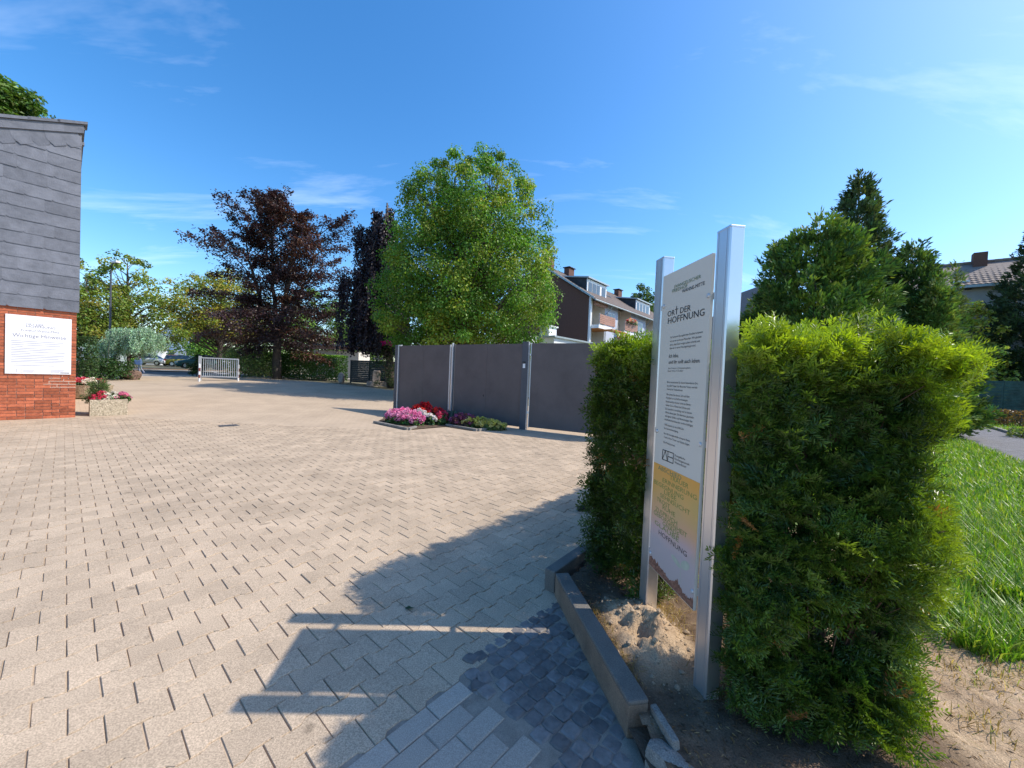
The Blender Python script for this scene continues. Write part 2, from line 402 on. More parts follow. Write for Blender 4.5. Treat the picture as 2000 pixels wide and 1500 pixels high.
vc = np.repeat(rng.uniform(.90, 1.09, nr), 36)[:, None] * np.ones((1, 3))
o = np_obj('paver_field', np.stack([X, Y, Z], -1).reshape(-1, 3), [(PF_TOP[None] + off).reshape(-1, 12), (ring(0, 24)[None] + off).reshape(-1, 4)], M_paver, court, vc)
o['kind'] = 'stuff'

# --- bedding under the setts and slabs, plain slabs, basalt setts
def in_poly(p, poly):
    x, y = p; c = False; n = len(poly)
    for i in range(n):
        x1, y1 = poly[i]; x2, y2 = poly[(i + 1) % n]
        if (y1 > y) != (y2 > y) and x < (x2 - x1) * (y - y1) / (y2 - y1) + x1: c = not c
    return c
BORD_SC = [(-.13, 2.02), (-.10, 1.80), (-.02, 1.66), (.06, 1.56), (.16, 1.46), (.26, 1.30), (.34, 1.1)]
bed = sheet('sett_bedding', [(-1.2, .7), (.95, .7), (.72, 1.57), tuple(K1), tuple(K0), (-.02, 2.16)], -.0032, M_joint, 3.0)
def slab_piece(): return MB().bevbox(-.0975, .0975, -.0475, .0475, -.03, .0025, .004)
slab_me = None; SLABS = []
LOOSE = [(-.075, 1.905), (-.05, 1.79), (-.12, 1.93), (-.06, 1.85)]
for r in range(0, 14):
    for c in range(-6, 8):
        # the slabs lie with their long side along U, straight courses
        p = O_ + U[:2] * ((c + .5) * .2 + (.06 if r % 2 else .145)) + V[:2] * ((r + .5) * .1 + .004)
        if p[1] < .95 or p[1] > 2.1: continue
        # left of the sett border
        xs_ = np.interp(-p[1], [-b[1] for b in BORD_SC], [b[0] for b in BORD_SC])
        if p[0] > xs_ - .055: continue
        SLABS.append(p)
        if slab_me is None: slab_me = slab_piece().build('slab', M_slab, court); o = slab_me
        else: o = bpy.data.objects.new('slab', slab_me.data); link(o, court)
        o.location = (p[0], p[1], rng.normal(0, .0012)); o.rotation_euler = (rng.normal(0, .005), rng.normal(0, .005), UA + rng.normal(0, .01))
SETT_POLY = [(-.16, 2.06), (-.13, 1.84), (-.06, 1.69), (.02, 1.585), (.12, 1.48), (.22, 1.32), (.32, 1.0), (.60, 1.0), (.535, 1.56), (.345, 2.58), (.30, 2.50)]
def sett_mesh(i):
    """worn cube: uneven top with rounded rim"""
    r = np.random.default_rng(100 + i); s = .0345
    rim = np.array([(-1, -1), (0, -1.05), (1, -1), (1.05, 0), (1, 1), (0, 1.05), (-1, 1), (-1.05, 0)], float) * s * (1 + r.normal(0, .05, (8, 1)))
    rim[[0, 2, 4, 6]] *= .93
    inn = rim * .80
    v = np.concatenate([np.c_[inn, .005 + r.normal(0, .0012, 8)], np.c_[rim, .000 + r.normal(0, .001, 8)], np.c_[rim * .97, np.full(8, -.03)], [[0, 0, .0058]]])
    f4 = [[a + k, a + (k + 1) % 8, b + (k + 1) % 8, b + k] for a, b in ((8, 0), (16, 8)) for k in range(8)]
    f3 = [[k, (k + 1) % 8, 24] for k in range(8)]
    return np_mesh('sett', v, [np.array(f4), np.array(f3)], M_sett, smooth=False)
setts = [sett_mesh(i) for i in range(6)]
sa_ = UA - .06; su = np.array([math.cos(sa_), math.sin(sa_)]); sv = np.array([su[1], -su[0]])
ns = 0
for r in range(-8, 22):
    for c in range(-14, 26):
        p = np.array([0., 1.7]) + su * (c + .5 * (r % 2)) * .0735 + sv * r * .0735 + rng.normal(0, .003, 2)
        if not in_poly(p, SETT_POLY): continue
        if any(abs((p - c_) @ U[:2]) < .128 and abs((p - c_) @ V[:2]) < .078 for c_ in SLABS): continue
        if any(abs(uu_) < .1 and abs(vv_) < .1 for uu_, vv_ in []): continue
        if any(np.hypot(p[0] - a, p[1] - b) < .05 for a, b in [(-.06, 1.89), (-.03, 1.83), (-.02, 1.765)]): continue   # the washed-out hollow
        o = bpy.data.objects.new('sett', setts[rng.integers(6)])
        sink = -.0035 if p[0] > np.interp(p[1], [1.2, 2.6], [.42, .28]) else 0
        o.location = (p[0], p[1], rng.normal(-.001, .0009) + sink); o.rotation_euler = (rng.normal(0, .018), rng.normal(0, .018), sa_ + rng.normal(0, .06))
        link(o, court); ns += 1
for (x, y, rz, tx) in [(-.075, 1.86, .5, .12), (-.10, 1.815, .2, -.1), (-.055, 1.775, .9, .15), (-.155, 1.985, 1.1, .05)]:
    o = bpy.data.objects.new('sett', setts[rng.integers(6)]); o.location = (x, y, .004); o.rotation_euler = (tx, .1, rz); link(o, court)
# drain cover in the paving
dc = empty('drain_cover', G(447, 832), UA, 'dark rectangular drain cover let into the sunlit court paving', 'drain cover')
dm = MB()
for k in range(7): dm.box(-.17 + k * .05, -.14 + k * .05, -.1, .1, .004, .02)
dm.build('slot_bar', M_post, dc)
MB().box(-.19, .19, -.12, .12, .0, .012).build('frame', M_kerb, dc)

# --- street beyond the court
ST = np.array([-23.6, 24.6]); SU = np.array([.70, .714]); SN = np.array([-SU[1], SU[0]])
def band(a, b, l0=-60, l1=60): return [tuple(ST + SU * l0 + SN * a), tuple(ST + SU * l1 + SN * a), tuple(ST + SU * l1 + SN * b), tuple(ST + SU * l0 + SN * b)]
M_asphalt = pmat('asphalt', (.10, .10, .105), .9, .12, 2, bump=.3, bscale=150, speck=.15)
M_footway = pmat('footway', (.34, .31, .27), .9, .1, 2, bump=.2, bscale=60)
sheet('pavement', band(-3.4, -1.0), -.004, M_footway, 3.0)
sheet('road', band(-1.0, 5.0), -.03, M_asphalt, 3.0)
sheet('pavement', band(5.0, 7.6), .03, M_footway, 3.0)
sheet('verge', band(7.6, 10.5), .05, pmat('dry_verge', (.26, .17, .11), .95, .3, 2, bump=.5, bscale=25), 3.0)

# --- planted side: raised soil, sand, lawn, gravel path
def field(name, fn, x0, x1, y0, y1, step, mat, keep=None, colfn=None, kind='structure', smooth=True):
    xs = np.arange(x0, x1 + step, step); ys = np.arange(y0, y1 + step, step)
    gx_, gy_ = np.meshgrid(xs, ys, indexing='ij'); zz = fn(gx_, gy_)
    v = np.stack([gx_, gy_, zz], -1).reshape(-1, 3); nx, ny = len(xs), len(ys)
    i_, j_ = np.meshgrid(np.arange(nx - 1), np.arange(ny - 1), indexing='ij'); q = (i_ * ny + j_).ravel()
    f = np.stack([q, q + ny, q + ny + 1, q + 1], -1)
    if keep is not None:
        cx = v[f].mean(1); f = f[keep(cx[:, 0], cx[:, 1])]
    o = np_obj(name, v, f, mat, smooth=smooth, col=None if colfn is None else colfn(v[:, 0], v[:, 1])); return tag(o, kind=kind)
def vnoise(seed, scale):
    r = np.random.default_rng(seed); T = r.random((64, 64))
    def fn(x, y):
        x = np.asarray(x) * scale; y = np.asarray(y) * scale; xi = np.floor(x).astype(int); yi = np.floor(y).astype(int); fx = x - xi; fy = y - yi
        fx = fx * fx * (3 - 2 * fx); fy = fy * fy * (3 - 2 * fy); g_ = lambda a, b: T[a % 64, b % 64]
        return (g_(xi, yi) * (1 - fx) + g_(xi + 1, yi) * fx) * (1 - fy) + (g_(xi, yi + 1) * (1 - fx) + g_(xi + 1, yi + 1) * fx) * fy
    return fn
N1, N2, N3, N4 = vnoise(1, 3), vnoise(2, 9), vnoise(3, 24), vnoise(4, 55)
def soil_h(x, y):
    z = .085 + .02 * (N1(x, y) - .5) + .014 * (N2(x, y) - .5)
    m = np.exp(-(((x - .80) / .16) ** 2 + ((y - 2.12) / .24) ** 2))
    z = z + m * (.085 + .10 * (N2(x, y) - .5) + .055 * np.abs(N3(x + .3, y) - .5) * 2 - .02) + .012 * (N3(x, y) - .5) + .006 * (N4(x, y) - .5)
    for hx, hy, r_, dd in ((.77, 2.05, .05, .075), (.70, 2.17, .03, .05), (.72, 1.98, .025, .03)): z = z - dd * np.exp(-(((x - hx) ** 2 + (y - hy) ** 2) / r_ ** 2))
    return z
def right_of_kerb(x, y):
    a = KD[0] * (y - K0[1]) - KD[1] * (x - K0[0])
    b = (x - KL[0]) * V[0] + (y - KL[1]) * V[1]
    c = (x - K0[0]) * (KL[1] - K0[1]) - (y - K0[1]) * (KL[0] - K0[0])
    return (a > .045) & (b > .02) & (c > .02)
M_soilmix = pmat('loose_soil', (.82, .76, .70), .95, .2, 7, c2=(.92, .86, .80), bump=.8, bscale=90, speck=.25, speck_scale=150, attr=True, spec=.1)
def soil_col(x, y):
    k = np.exp(-(((x - .84) / .20) ** 2 + ((y - 2.12) / .33) ** 2)) * 1.5 + np.clip((x - 1.55) / .4, 0, 1.5) + .55 * (N1(x, y) - .5) + .5 * (N2(x, y) - .5)
    k = np.clip((k - .25) / .5, 0, 1)[..., None]; return np.array([.17, .12, .085]) * (1 - k) + np.array([.47, .35, .24]) * k
field('soil', soil_h, .3, 2.9, 1.15, 4.2, .018, M_soilmix, colfn=soil_col, keep=lambda x, y: right_of_kerb(x, y) & ~((y < 1.32) & (x < .66)))
sheet('subsoil', [(.575, 1.56), (.62, .3), (3.2, .3), (4, 5), (1.2, 4.2), (.5, 2.7)], .0, M_darksoil, 1.0)
sheet('kerb_end_soil', [(.545, 1.572), (.60, 1.30), (.82, 1.30), (.78, 1.60)], .045, M_darksoil, 1.0)
sheet('bed_soil', [(.62, .2), (2.6, .2), (2.6, 1.2), (.62, 1.2)], .06, M_sand, 1.0)
sheet('lawn', [(1.2, 1.6), (2.4, 1.5), (6, 1.5), (40, 4), (40, 40), (12, 34), (4.6, 7.6), (1.8, 4.3)], .05, pmat('lawn_base', (.10, .15, .035), .95, .3, 2.5, bump=.5, bscale=40), 2.0)
M_gravel = pmat('gravel', (.17, .165, .17), .95, .2, 5, bump=.9, bscale=45, speck=.3, speck_scale=60)
PN = np.array([10.95, 8.2])
sheet('gravel_path', [tuple(PN - U[:2] * 9), tuple(PN - U[:2] * 9 + V[:2] * 1.9), tuple(PN + U[:2] * 16 + V[:2] * 1.9), tuple(PN + U[:2] * 16)], .062, M_gravel, 2.0)

# ------------------------------------------------------------------ foliage helpers
def unit(a): return a / np.maximum(np.linalg.norm(a, axis=-1, keepdims=True), 1e-9)
def leaves(P, A, N, L, W, C, fold=.25):
    """diamond leaves folded along the rib. P base (n,3), A long axis, N face normal, L,W sizes (n,), C colour (n,3)"""
    A = unit(A); B = unit(np.cross(N, A)); N = np.cross(A, B); L = np.asarray(L)[:, None]; W = np.asarray(W)[:, None]
    tip = P + A * L - N * L * .08; l = P + A * L * .45 + B * W + N * W * fold; r = P + A * L * .45 - B * W + N * W * fold
    v = np.stack([P, l, tip, r], 1).reshape(-1, 3); n = len(P)
    f = np.arange(n * 4).reshape(n, 4)
    return v, f, np.repeat(C, 4, 0)
def tint(base, n, r, var=.22, hue=.12):
    c = np.asarray(base, float)[None] * (1 + r.normal(0, var, (n, 1))) * (1 + r.normal(0, hue, (n, 3))); return np.clip(c, .004, .9)
class Cloud:
    def __init__(self): self.v = []; self.f = []; self.c = []; self.n = 0
    def add(self, t):
        v, f, c = t; self.v.append(v); self.f.append(f + self.n); self.c.append(c); self.n += len(v); return self
    def build(self, name, mat, parent=None):
        return np_obj(name, np.concatenate(self.v), [np.concatenate(self.f)], mat, parent, np.concatenate(self.c))
def polyline(p0, p1, r, bend=.15, n=6, sag=0.):
    p0 = np.asarray(p0, float); p1 = np.asarray(p1, float); L = np.linalg.norm(p1 - p0); t = np.linspace(0, 1, n)[:, None]
    side_ = r.normal(0, 1, 3) * bend * L * .5
    return p0 + (p1 - p0) * t + side_ * (t * (1 - t)) * 1.6 + np.array([0, 0, -sag]) * t ** 2
def blob_leaves(cen, rad, n, r, size, base, droop=.3, flat=.75, var=.2, clumpvar=.16, hue=.1, asp=.42, shell=2.0, alt=None, altp=0.):
    """leaves around clump centres; outer-facing, hanging a little"""
    K = len(cen); idx = np.repeat(np.arange(K), n); m = len(idx)
    d = unit(r.normal(0, 1, (m, 3))); rr = r.random(m) ** (1 / shell)
    P = cen[idx] + d * (rr * rad[idx])[:, None] * np.array([1, 1, flat])
    N = unit(d * .7 + np.array([0, 0, .6]) + r.normal(0, .45, (m, 3)))
    A = unit(np.cross(N, r.normal(0, 1, (m, 3))) + d * .4 + np.array([0, 0, -droop]))
    cb = np.asarray(base)[None] * (1 + r.normal(0, clumpvar, (K, 1)))
    if alt is not None:
        pick = (r.random(K) < altp)[:, None]; cb = np.where(pick, np.asarray(alt)[None] * (1 + r.normal(0, .1, (K, 1))), cb)
    C = np.clip(cb[idx] * (1 + r.normal(0, var, (m, 1))) * (1 + r.normal(0, hue, (m, 3))), .004, .9)
    L = size * r.uniform(.7, 1.3, m)
    return leaves(P, A, N, L, L * asp, C)
def wood(polys, name, parent, mat=None):
    mb = MB()
    for pts, r0, r1, n in polys:
        k = len(pts); mb.tube([tuple(p) for p in pts], list(np.linspace(r0, r1, k)), n, cap=True)
    me = bpy.data.meshes.new(name); me.from_pydata(mb.v, [], mb.f); me.materials.append(mat or M_bark)
    me.polygons.foreach_set('use_smooth', np.ones(len(me.polygons), bool)); me.update()
    return link(bpy.data.objects.new(name, me), parent)
def broadleaf(name, label, base, H, z0, prof, trunk_r, K, per, size, colour, seed, rad=.7, cat='tree', group=None, alt=None, altp=0., droop=.3, flat=.75, clear=.25, lean=(0, 0), shell=.5, multi=1, mat=None, asp=.42, branch_share=1.0):
    """prof: (t, radius) pairs over the crown from z0 to H"""
    r = np.random.default_rng(seed); base = np.asarray(base, float); root = empty(name, base, 0, label, cat, group)
    tt = np.array([p[0] for p in prof]); rr = np.array([p[1] for p in prof])
    ts = np.linspace(0, 1, 200); wgt = np.interp(ts, tt, rr) ** 1.6 + .02; t = r.choice(ts, K, p=wgt / wgt.sum()) + r.uniform(-.01, .01, K)
    R = np.interp(t, tt, rr); a = np.arange(K) * 2.39996 + r.normal(0, .4, K); q = r.random(K) ** shell
    wob = 1 + .16 * np.sin(a * 2 + seed) + .1 * np.sin(a * 5 + t * 9 + seed)
    z = z0 + (H - z0) * t
    cen_ = np.stack([np.cos(a) * R * q * wob + lean[0] * t, np.sin(a) * R * q * wob + lean[1] * t, z], -1)
    rads = rad * r.uniform(.65, 1.3, K) * np.clip(R / rr.max(), .55, 1)
    cl = Cloud().add(blob_leaves(cen_, rads, per, r, size, colour, droop, flat, alt=alt, altp=altp, asp=asp))
    cl.build('crown', mat or M_leaf, root)
    top = np.array([lean[0] * .8, lean[1] * .8, z0 + (H - z0) * .86]); polys = []
    stems = []
    for s in range(multi):
        b0 = np.array([r.normal(0, trunk_r * .6), r.normal(0, trunk_r * .6), -.15]) if multi > 1 else np.array([0, 0, -.15])
        e = top + (r.normal(0, 1, 3) * np.array([rr.max() * .35, rr.max() * .35, .6]) if multi > 1 else 0)
        pts = polyline(b0, e, r, .05, 9); stems.append(pts); polys.append((pts, trunk_r / (1 + .45 * (multi - 1)), trunk_r * .12, 8))
    for k in range(int(K * branch_share)):
        st = stems[r.integers(len(stems))]; c = cen_[k]
        hz = np.clip(c[2] - np.hypot(c[0], c[1]) * r.uniform(.5, 1.0), z0 * clear + .3, top[2])
        i = int(np.clip(np.interp(hz, st[:, 2], np.arange(len(st))), 0, len(st) - 1)); f_ = np.interp(hz, st[:, 2], np.arange(len(st))) - i; j = min(i + 1, len(st) - 1)
        p0 = st[i] * (1 - f_) + st[j] * f_
        polys.append((polyline(p0, c, r, .22, 5), max(.014, trunk_r * .22 * rads[k] / rad), .006, 4))
    wood(polys, 'trunk', root)
    return root
def spray_tree(name, label, base, H, trunk_r, nb, env, size, colour, seed, alt=None, altp=.2, ang=(5, 62), sub=9, per=46, cat='tree', mat=None, z_lo=.16, leaders=((0, 0, 1.0),), zs=.07):
    """branches leave the trunk in tiers and carry flat feathery side twigs"""
    r = np.random.default_rng(seed); root = empty(name, base, 0, label, cat)
    fork = np.array([0, 0, H * .26]); polys = [(polyline((0, 0, -.15), fork, r, .02, 5), trunk_r * 1.15, trunk_r * .8, 10)]; axes = []
    for lx, ly, lh in leaders:
        tp = np.array([lx, ly, H * lh * .97]); s_ = np.linspace(0, 1, 12)[:, None]; ax = fork + (tp - fork) * np.concatenate([s_ ** .62, s_ ** .62, s_], 1) + r.normal(0, .05, (12, 3)); ax[0] = fork; axes.append(ax); polys.append((ax, trunk_r * .66, .02, 7))
    P = []; A = []; Nn = []; C = []
    for i in range(nb):
        t = z_lo + (1 - z_lo) * ((i + .5) / nb) ** .9; z = t * H; az = i * 2.39996 + r.normal(0, .25)
        e = math.radians(ang[0] + (ang[1] - ang[0]) * t ** 1.3 + r.normal(0, 6)); L = np.interp(t, [p[0] for p in env], [p[1] for p in env]) * r.uniform(.55, 1.2)
        d = np.array([math.cos(az) * math.cos(e), math.sin(az) * math.cos(e), math.sin(e)]); axis = axes[0 if (r.random() < .35 or t > .95) else r.integers(len(axes))]
        z = min(z, axis[-1, 2] - .02); p0 = np.array([np.interp(z, axis[:, 2], axis[:, 0]), np.interp(z, axis[:, 2], axis[:, 1]), z])
        if t < .27: p0[:2] = 0
        pts = polyline(p0, p0 + d * L, r, .14, 7, sag=L * (.22 if t < .5 else .04)); polys.append((pts, trunk_r * .24 * (1 - t * .6), .008, 5))
        sd = unit(np.cross(d, [0, 0, 1.])); nsub = max(4, int(sub * L / 3.2))
        cb = np.asarray(alt if (alt is not None and r.random() < altp) else colour) * (1 + r.normal(0, .14))
        for s in range(nsub):
            f_ = .22 + .78 * (s + r.random()) / nsub; q = np.array([np.interp(f_ * 6, np.arange(7), pts[:, k]) for k in range(3)])
            for sg in (-1, 1):
                l2 = L * (.34 * (1.12 - f_) + .10) * r.uniform(.6, 1.3); dd = unit(d * .75 + sd * sg * r.uniform(.4, 1.1) + np.array([0, 0, r.normal(-.12, .22)]))
                e2 = q + dd * l2; 
                if r.random() < .35: polys.append((np.stack([q, (q + e2) / 2 + [0, 0, .03], e2]), .012, .004, 3))
                m = int(per * r.uniform(.6, 1.3)); ft = r.random(m)
                pos = q + (e2 - q) * ft[:, None] + r.normal(0, 1, (m, 3)) * np.array([.14, .14, zs]) * (.5 + .3 * l2) + np.array([0, 0, -.28]) * (ft ** 2)[:, None] * l2
                P.append(pos); A.append(unit(dd + r.normal(0, .6, (m, 3)) + [0, 0, -.35])); Nn.append(unit(np.array([0, 0, 1.]) + r.normal(0, .5, (m, 3))))
                C.append(np.clip(cb[None] * (1 + r.normal(0, .22, (m, 1))) * (1 + r.normal(0, .1, (m, 3))), .003, .9))
    P = np.concatenate(P); m = len(P); Ls = size * r.uniform(.7, 1.3, m)
    Cloud().add(leaves(P, np.concatenate(A), np.concatenate(Nn), Ls, Ls * .4, np.concatenate(C))).build('crown', mat or M_leaf, root)
    wood(polys, 'trunk', root); return root
def strands(starts, lengths, r, step, size, colour, spread=.05, var=.25, sway=.08, per=3, asp=.4):
    P = []; A = []; N = []; C = []
    for s, l in zip(starts, lengths):
        k = max(3, int(l / step)); t = np.linspace(0, 1, k); ph = r.random() * 6.28; cb = np.asarray(colour) * (1 + r.normal(0, .18))
        base_ = np.stack([s[0] + sway * np.sin(t * 4 + ph) * t, s[1] + sway * np.cos(t * 4 + ph) * t, s[2] - l * t], -1)
        b = np.repeat(base_, per, 0); m = len(b); P.append(b + r.normal(0, spread, (m, 3)))
        A.append(unit(r.normal(0, .5, (m, 3)) + [0, 0, -1])); N.append(unit(r.normal(0, 1, (m, 3)) + [0, 0, .3]))
        C.append(np.clip(cb[None] * (1 + r.normal(0, var, (m, 1))) * (1 + r.normal(0, .08, (m, 3))), .003, .9))
    P = np.concatenate(P); m = len(P); L = size * r.uniform(.7, 1.3, m)
    return leaves(P, np.concatenate(A), np.concatenate(N), L, L * asp, np.concatenate(C))
def box_hedge(name, label, p0, p1, width, height, size, colour, seed, n_per_m2=420, lit_top_colour=None, cat='hedge', mat=None, z_base=None):
    """clipped hedge along p0-p1: uneven leafy skin over a dense core of leaves"""
    r = np.random.default_rng(seed); p0 = np.array(p0[:2], float); p1 = np.array(p1[:2], float); L = np.linalg.norm(p1 - p0); d = (p1 - p0) / L
    b = (p0 + p1) / 2; zb = float(gz(*b)) if z_base is None else z_base; root = empty(name, (b[0], b[1], zb), math.atan2(d[1], d[0]), label, cat)
    nz = vnoise(seed + 50, 1.4)
    parts = []
    for n, f in ((int(L * height * n_per_m2 * 2), 'side'), (int(L * width * n_per_m2 * 1.4), 'top'), (int(width * height * n_per_m2 * 2), 'end'), (int(L * width * height * 260), 'in')):
        x = r.uniform(-L / 2, L / 2, n); y = r.uniform(-width / 2, width / 2, n); z = r.uniform(0, height, n); nn = np.zeros((n, 3))
        dep_ = r.random(n) ** 2 * .12
        if f == 'side': s = r.choice([-1, 1], n); y = s * (width / 2 - dep_ + .07 * (nz(x, z) - .5)); nn[:, 1] = s
        elif f == 'top': z = height - dep_ + .1 * (nz(x, y) - .5); nn[:, 2] = 1
        elif f == 'end': s = r.choice([-1, 1], n); x = s * (L / 2 - dep_); nn[:, 0] = s
        else: nn = unit(r.normal(0, 1, (n, 3)))
        P = np.stack([x, y, z], -1); N = unit(nn + r.normal(0, .55, (n, 3)) + [0, 0, .25]); A = unit(np.cross(N, r.normal(0, 1, (n, 3))) + nn * .6 + [0, 0, .3])
        c = tint(lit_top_colour if (f == 'top' and lit_top_colour is not None) else colour, n, r, .25, .1); l = size * r.uniform(.6, 1.4, n)  # sunlight on the top is put into the leaf colour
        parts.append(leaves(P, A, N, l, l * .4, c))
    cl = Cloud()
    for p_ in parts: cl.add(p_)
    cl.build('foliage', mat or M_leaf, root)
    st = []
    for k in range(max(2, int(L / .9))):
        x = -L / 2 + L * (k + .5) / max(2, int(L / .9)); st.append((polyline((x, 0, -.1), (x + r.normal(0, .1), r.normal(0, .08), height * .75), r, .08, 4), .04, .015, 5))
    wood(st, 'stem', root)['kind'] = 'stuff'; return root
def conifer(name, label, base, H, R, seed, colour, n=26000, size=.16, alt=None, lean=(0, 0), blunt=.35, group=None, zmin=.02, tiers=1.0):
    """dense scale-leaved conifer: fans of narrow sprays turned out and up, ragged tip"""
    r = np.random.default_rng(seed); root = empty(name, base, 0, label, 'conifer', group)
    K = int(n / 34); t = zmin + (1 - zmin) * (1 - r.random(K) ** .62); prof_r = R * np.clip((1 - t) ** (.75 - blunt * .4), 0, 1) * np.clip(t * 7 + .55, 0, 1)
    a = r.random(K) * 6.283; lob = 1 + .20 * np.sin(a * 3 + t * 14 + seed) + .13 * np.sin(a * 7 - t * 31) + r.normal(0, .07, K)
    rad_ = prof_r * lob * (r.random(K) ** .22)
    c0 = np.stack([np.cos(a) * rad_ + lean[0] * t, np.sin(a) * rad_ + lean[1] * t, t * H], -1)
    out = np.stack([np.cos(a), np.sin(a), np.full(K, .75) + .5 * t], -1); out = unit(out + r.normal(0, .28, (K, 3)))
    fan = unit(np.cross(out, r.normal(0, 1, (K, 3))))
    m = 34; idx = np.repeat(np.arange(K), m); th = r.normal(0, .55, K * m); d = out[idx] * np.cos(th)[:, None] + fan[idx] * np.sin(th)[:, None]
    P = c0[idx] + d * (r.random(K * m) * size * 1.6)[:, None] + r.normal(0, .03, (K * m, 3)); A = unit(d + r.normal(0, .25, (K * m, 3)))
    N = unit(np.cross(fan[idx], A) + r.normal(0, .4, (K * m, 3)))
    cb = np.asarray(colour)[None] * (1 + r.normal(0, .2, (K, 1)))
    if alt is not None: cb = np.where((r.random(K) < .3)[:, None], np.asarray(alt)[None], cb)
    C = np.clip(cb[idx] * (1 + r.normal(0, .2, (K * m, 1))) * (1 + r.normal(0, .08, (K * m, 3))), .004, .8); L = size * r.uniform(.5, 1.2, K * m)
    Cloud().add(leaves(P, A, N, L, L * .17, C, .1)).build('crown', M_conifer, root)
    polys = [(polyline((0, 0, -.1), (lean[0] * .9, lean[1] * .9, H * .93), r, .02, 8), R * .09, .02, 7)]
    for k in range(40):
        q = r.integers(K); polys.append((polyline((lean[0] * t[q] * .8, lean[1] * t[q] * .8, max(.1, c0[q, 2] - rad_[q] * .7)), c0[q], r, .1, 4), .03, .008, 4))
    wood(polys, 'trunk', root); return root

# ------------------------------------------------------------------ yew: sprays with real needles
def yew_spray(seed, length=.17, sides=5, step=.0093, nl=.031, nw=.0036, detail=1.0):
    """flat spray in the x-y plane, growing along +x, z up; returns needle quads and twig verts"""
    r = np.random.default_rng(seed); V_ = []; tw = []
    def shoot(o, ang, l, cz):
        k = max(5, int(l / step / (1 / detail) )) if detail >= 1 else max(5, int(l / step * detail))
        t = np.linspace(.04, 1, k); d = np.array([math.cos(ang), math.sin(ang)])
        px = o[0] + d[0] * l * t; py = o[1] + d[1] * l * t; pz = o[2] + cz * l * t - .35 * l * t ** 2 * .5
        tw.append((np.array(o), np.array([px[-1], py[-1], pz[-1]])))
        for sg in (-1, 1):
            a = ang + sg * (1.05 - .55 * t ** 3 + r.normal(0, .12, k)); ln = nl * r.uniform(.75, 1.2, k) * (1 - .35 * t ** 4) * (.7 + .3 * np.minimum(1, t * 5)) / (detail ** .35)
            w = nw / (detail ** .6); dx = np.cos(a); dy = np.sin(a); up = r.uniform(-.35, .95, k)
            b0 = np.stack([px, py, pz], -1); e = b0 + np.stack([dx * ln, dy * ln, up * ln], -1); mid = b0 * .45 + e * .55 + np.stack([0 * ln, 0 * ln, .1 * ln], -1)
            sx = np.stack([-dy * w, dx * w, np.zeros(k)], -1)
            V_.append(np.stack([b0, mid + sx, e, mid - sx], 1).reshape(-1, 3))
    shoot((0, 0, 0), 0, length, .15)
    for s in range(sides):
        f_ = .12 + .66 * s / max(1, sides); sg = 1 if s % 2 else -1
        shoot((length * f_, 0, .12 * length * f_), sg * r.uniform(.5, .85), length * (.62 - .38 * f_) * r.uniform(.8, 1.2), r.uniform(0, .3))
    nv = np.concatenate(V_)
    return nv, tw
def place_sprays(templates, pos, fwd, upv, scale, colours, r):
    """colours (n,3) per spray; returns leaf quads"""
    v = []; f = []; c = []; off_ = 0
    pick = r.integers(0, len(templates), len(pos))
    for k, (nv, _) in enumerate(templates):
        i = np.where(pick == k)[0]
        if not len(i): continue
        X_ = unit(fwd[i]); Y_ = unit(np.cross(upv[i], X_)); Z_ = np.cross(X_, Y_)
        M = np.stack([X_, Y_, Z_], -1) * scale[i][:, None, None]
        w = np.einsum('nij,vj->nvi', M, nv) + pos[i][:, None]
        m = len(nv); v.append(w.reshape(-1, 3)); f.append(np.arange(len(i) * m).reshape(-1, 4) + off_); off_ += len(i) * m
        q = m // 4; cc = colours[i][:, None] * (1 + r.normal(0, .16, (len(i), q, 1))) * np.ones((1, 1, 3)); c.append(np.repeat(np.clip(cc.reshape(-1, 3), .004, .9), 4, 0))
    return np.concatenate(v), np.concatenate(f), np.concatenate(c)
def twigs_of(templates_idx, pos, fwd, upv, scale): pass
YEW_HI = [yew_spray(i, .15 + .02 * (i % 3), 4 + i % 3) for i in range(6)]
YEW_LO = [yew_spray(20 + i, .18, 4, detail=.5) for i in range(4)]
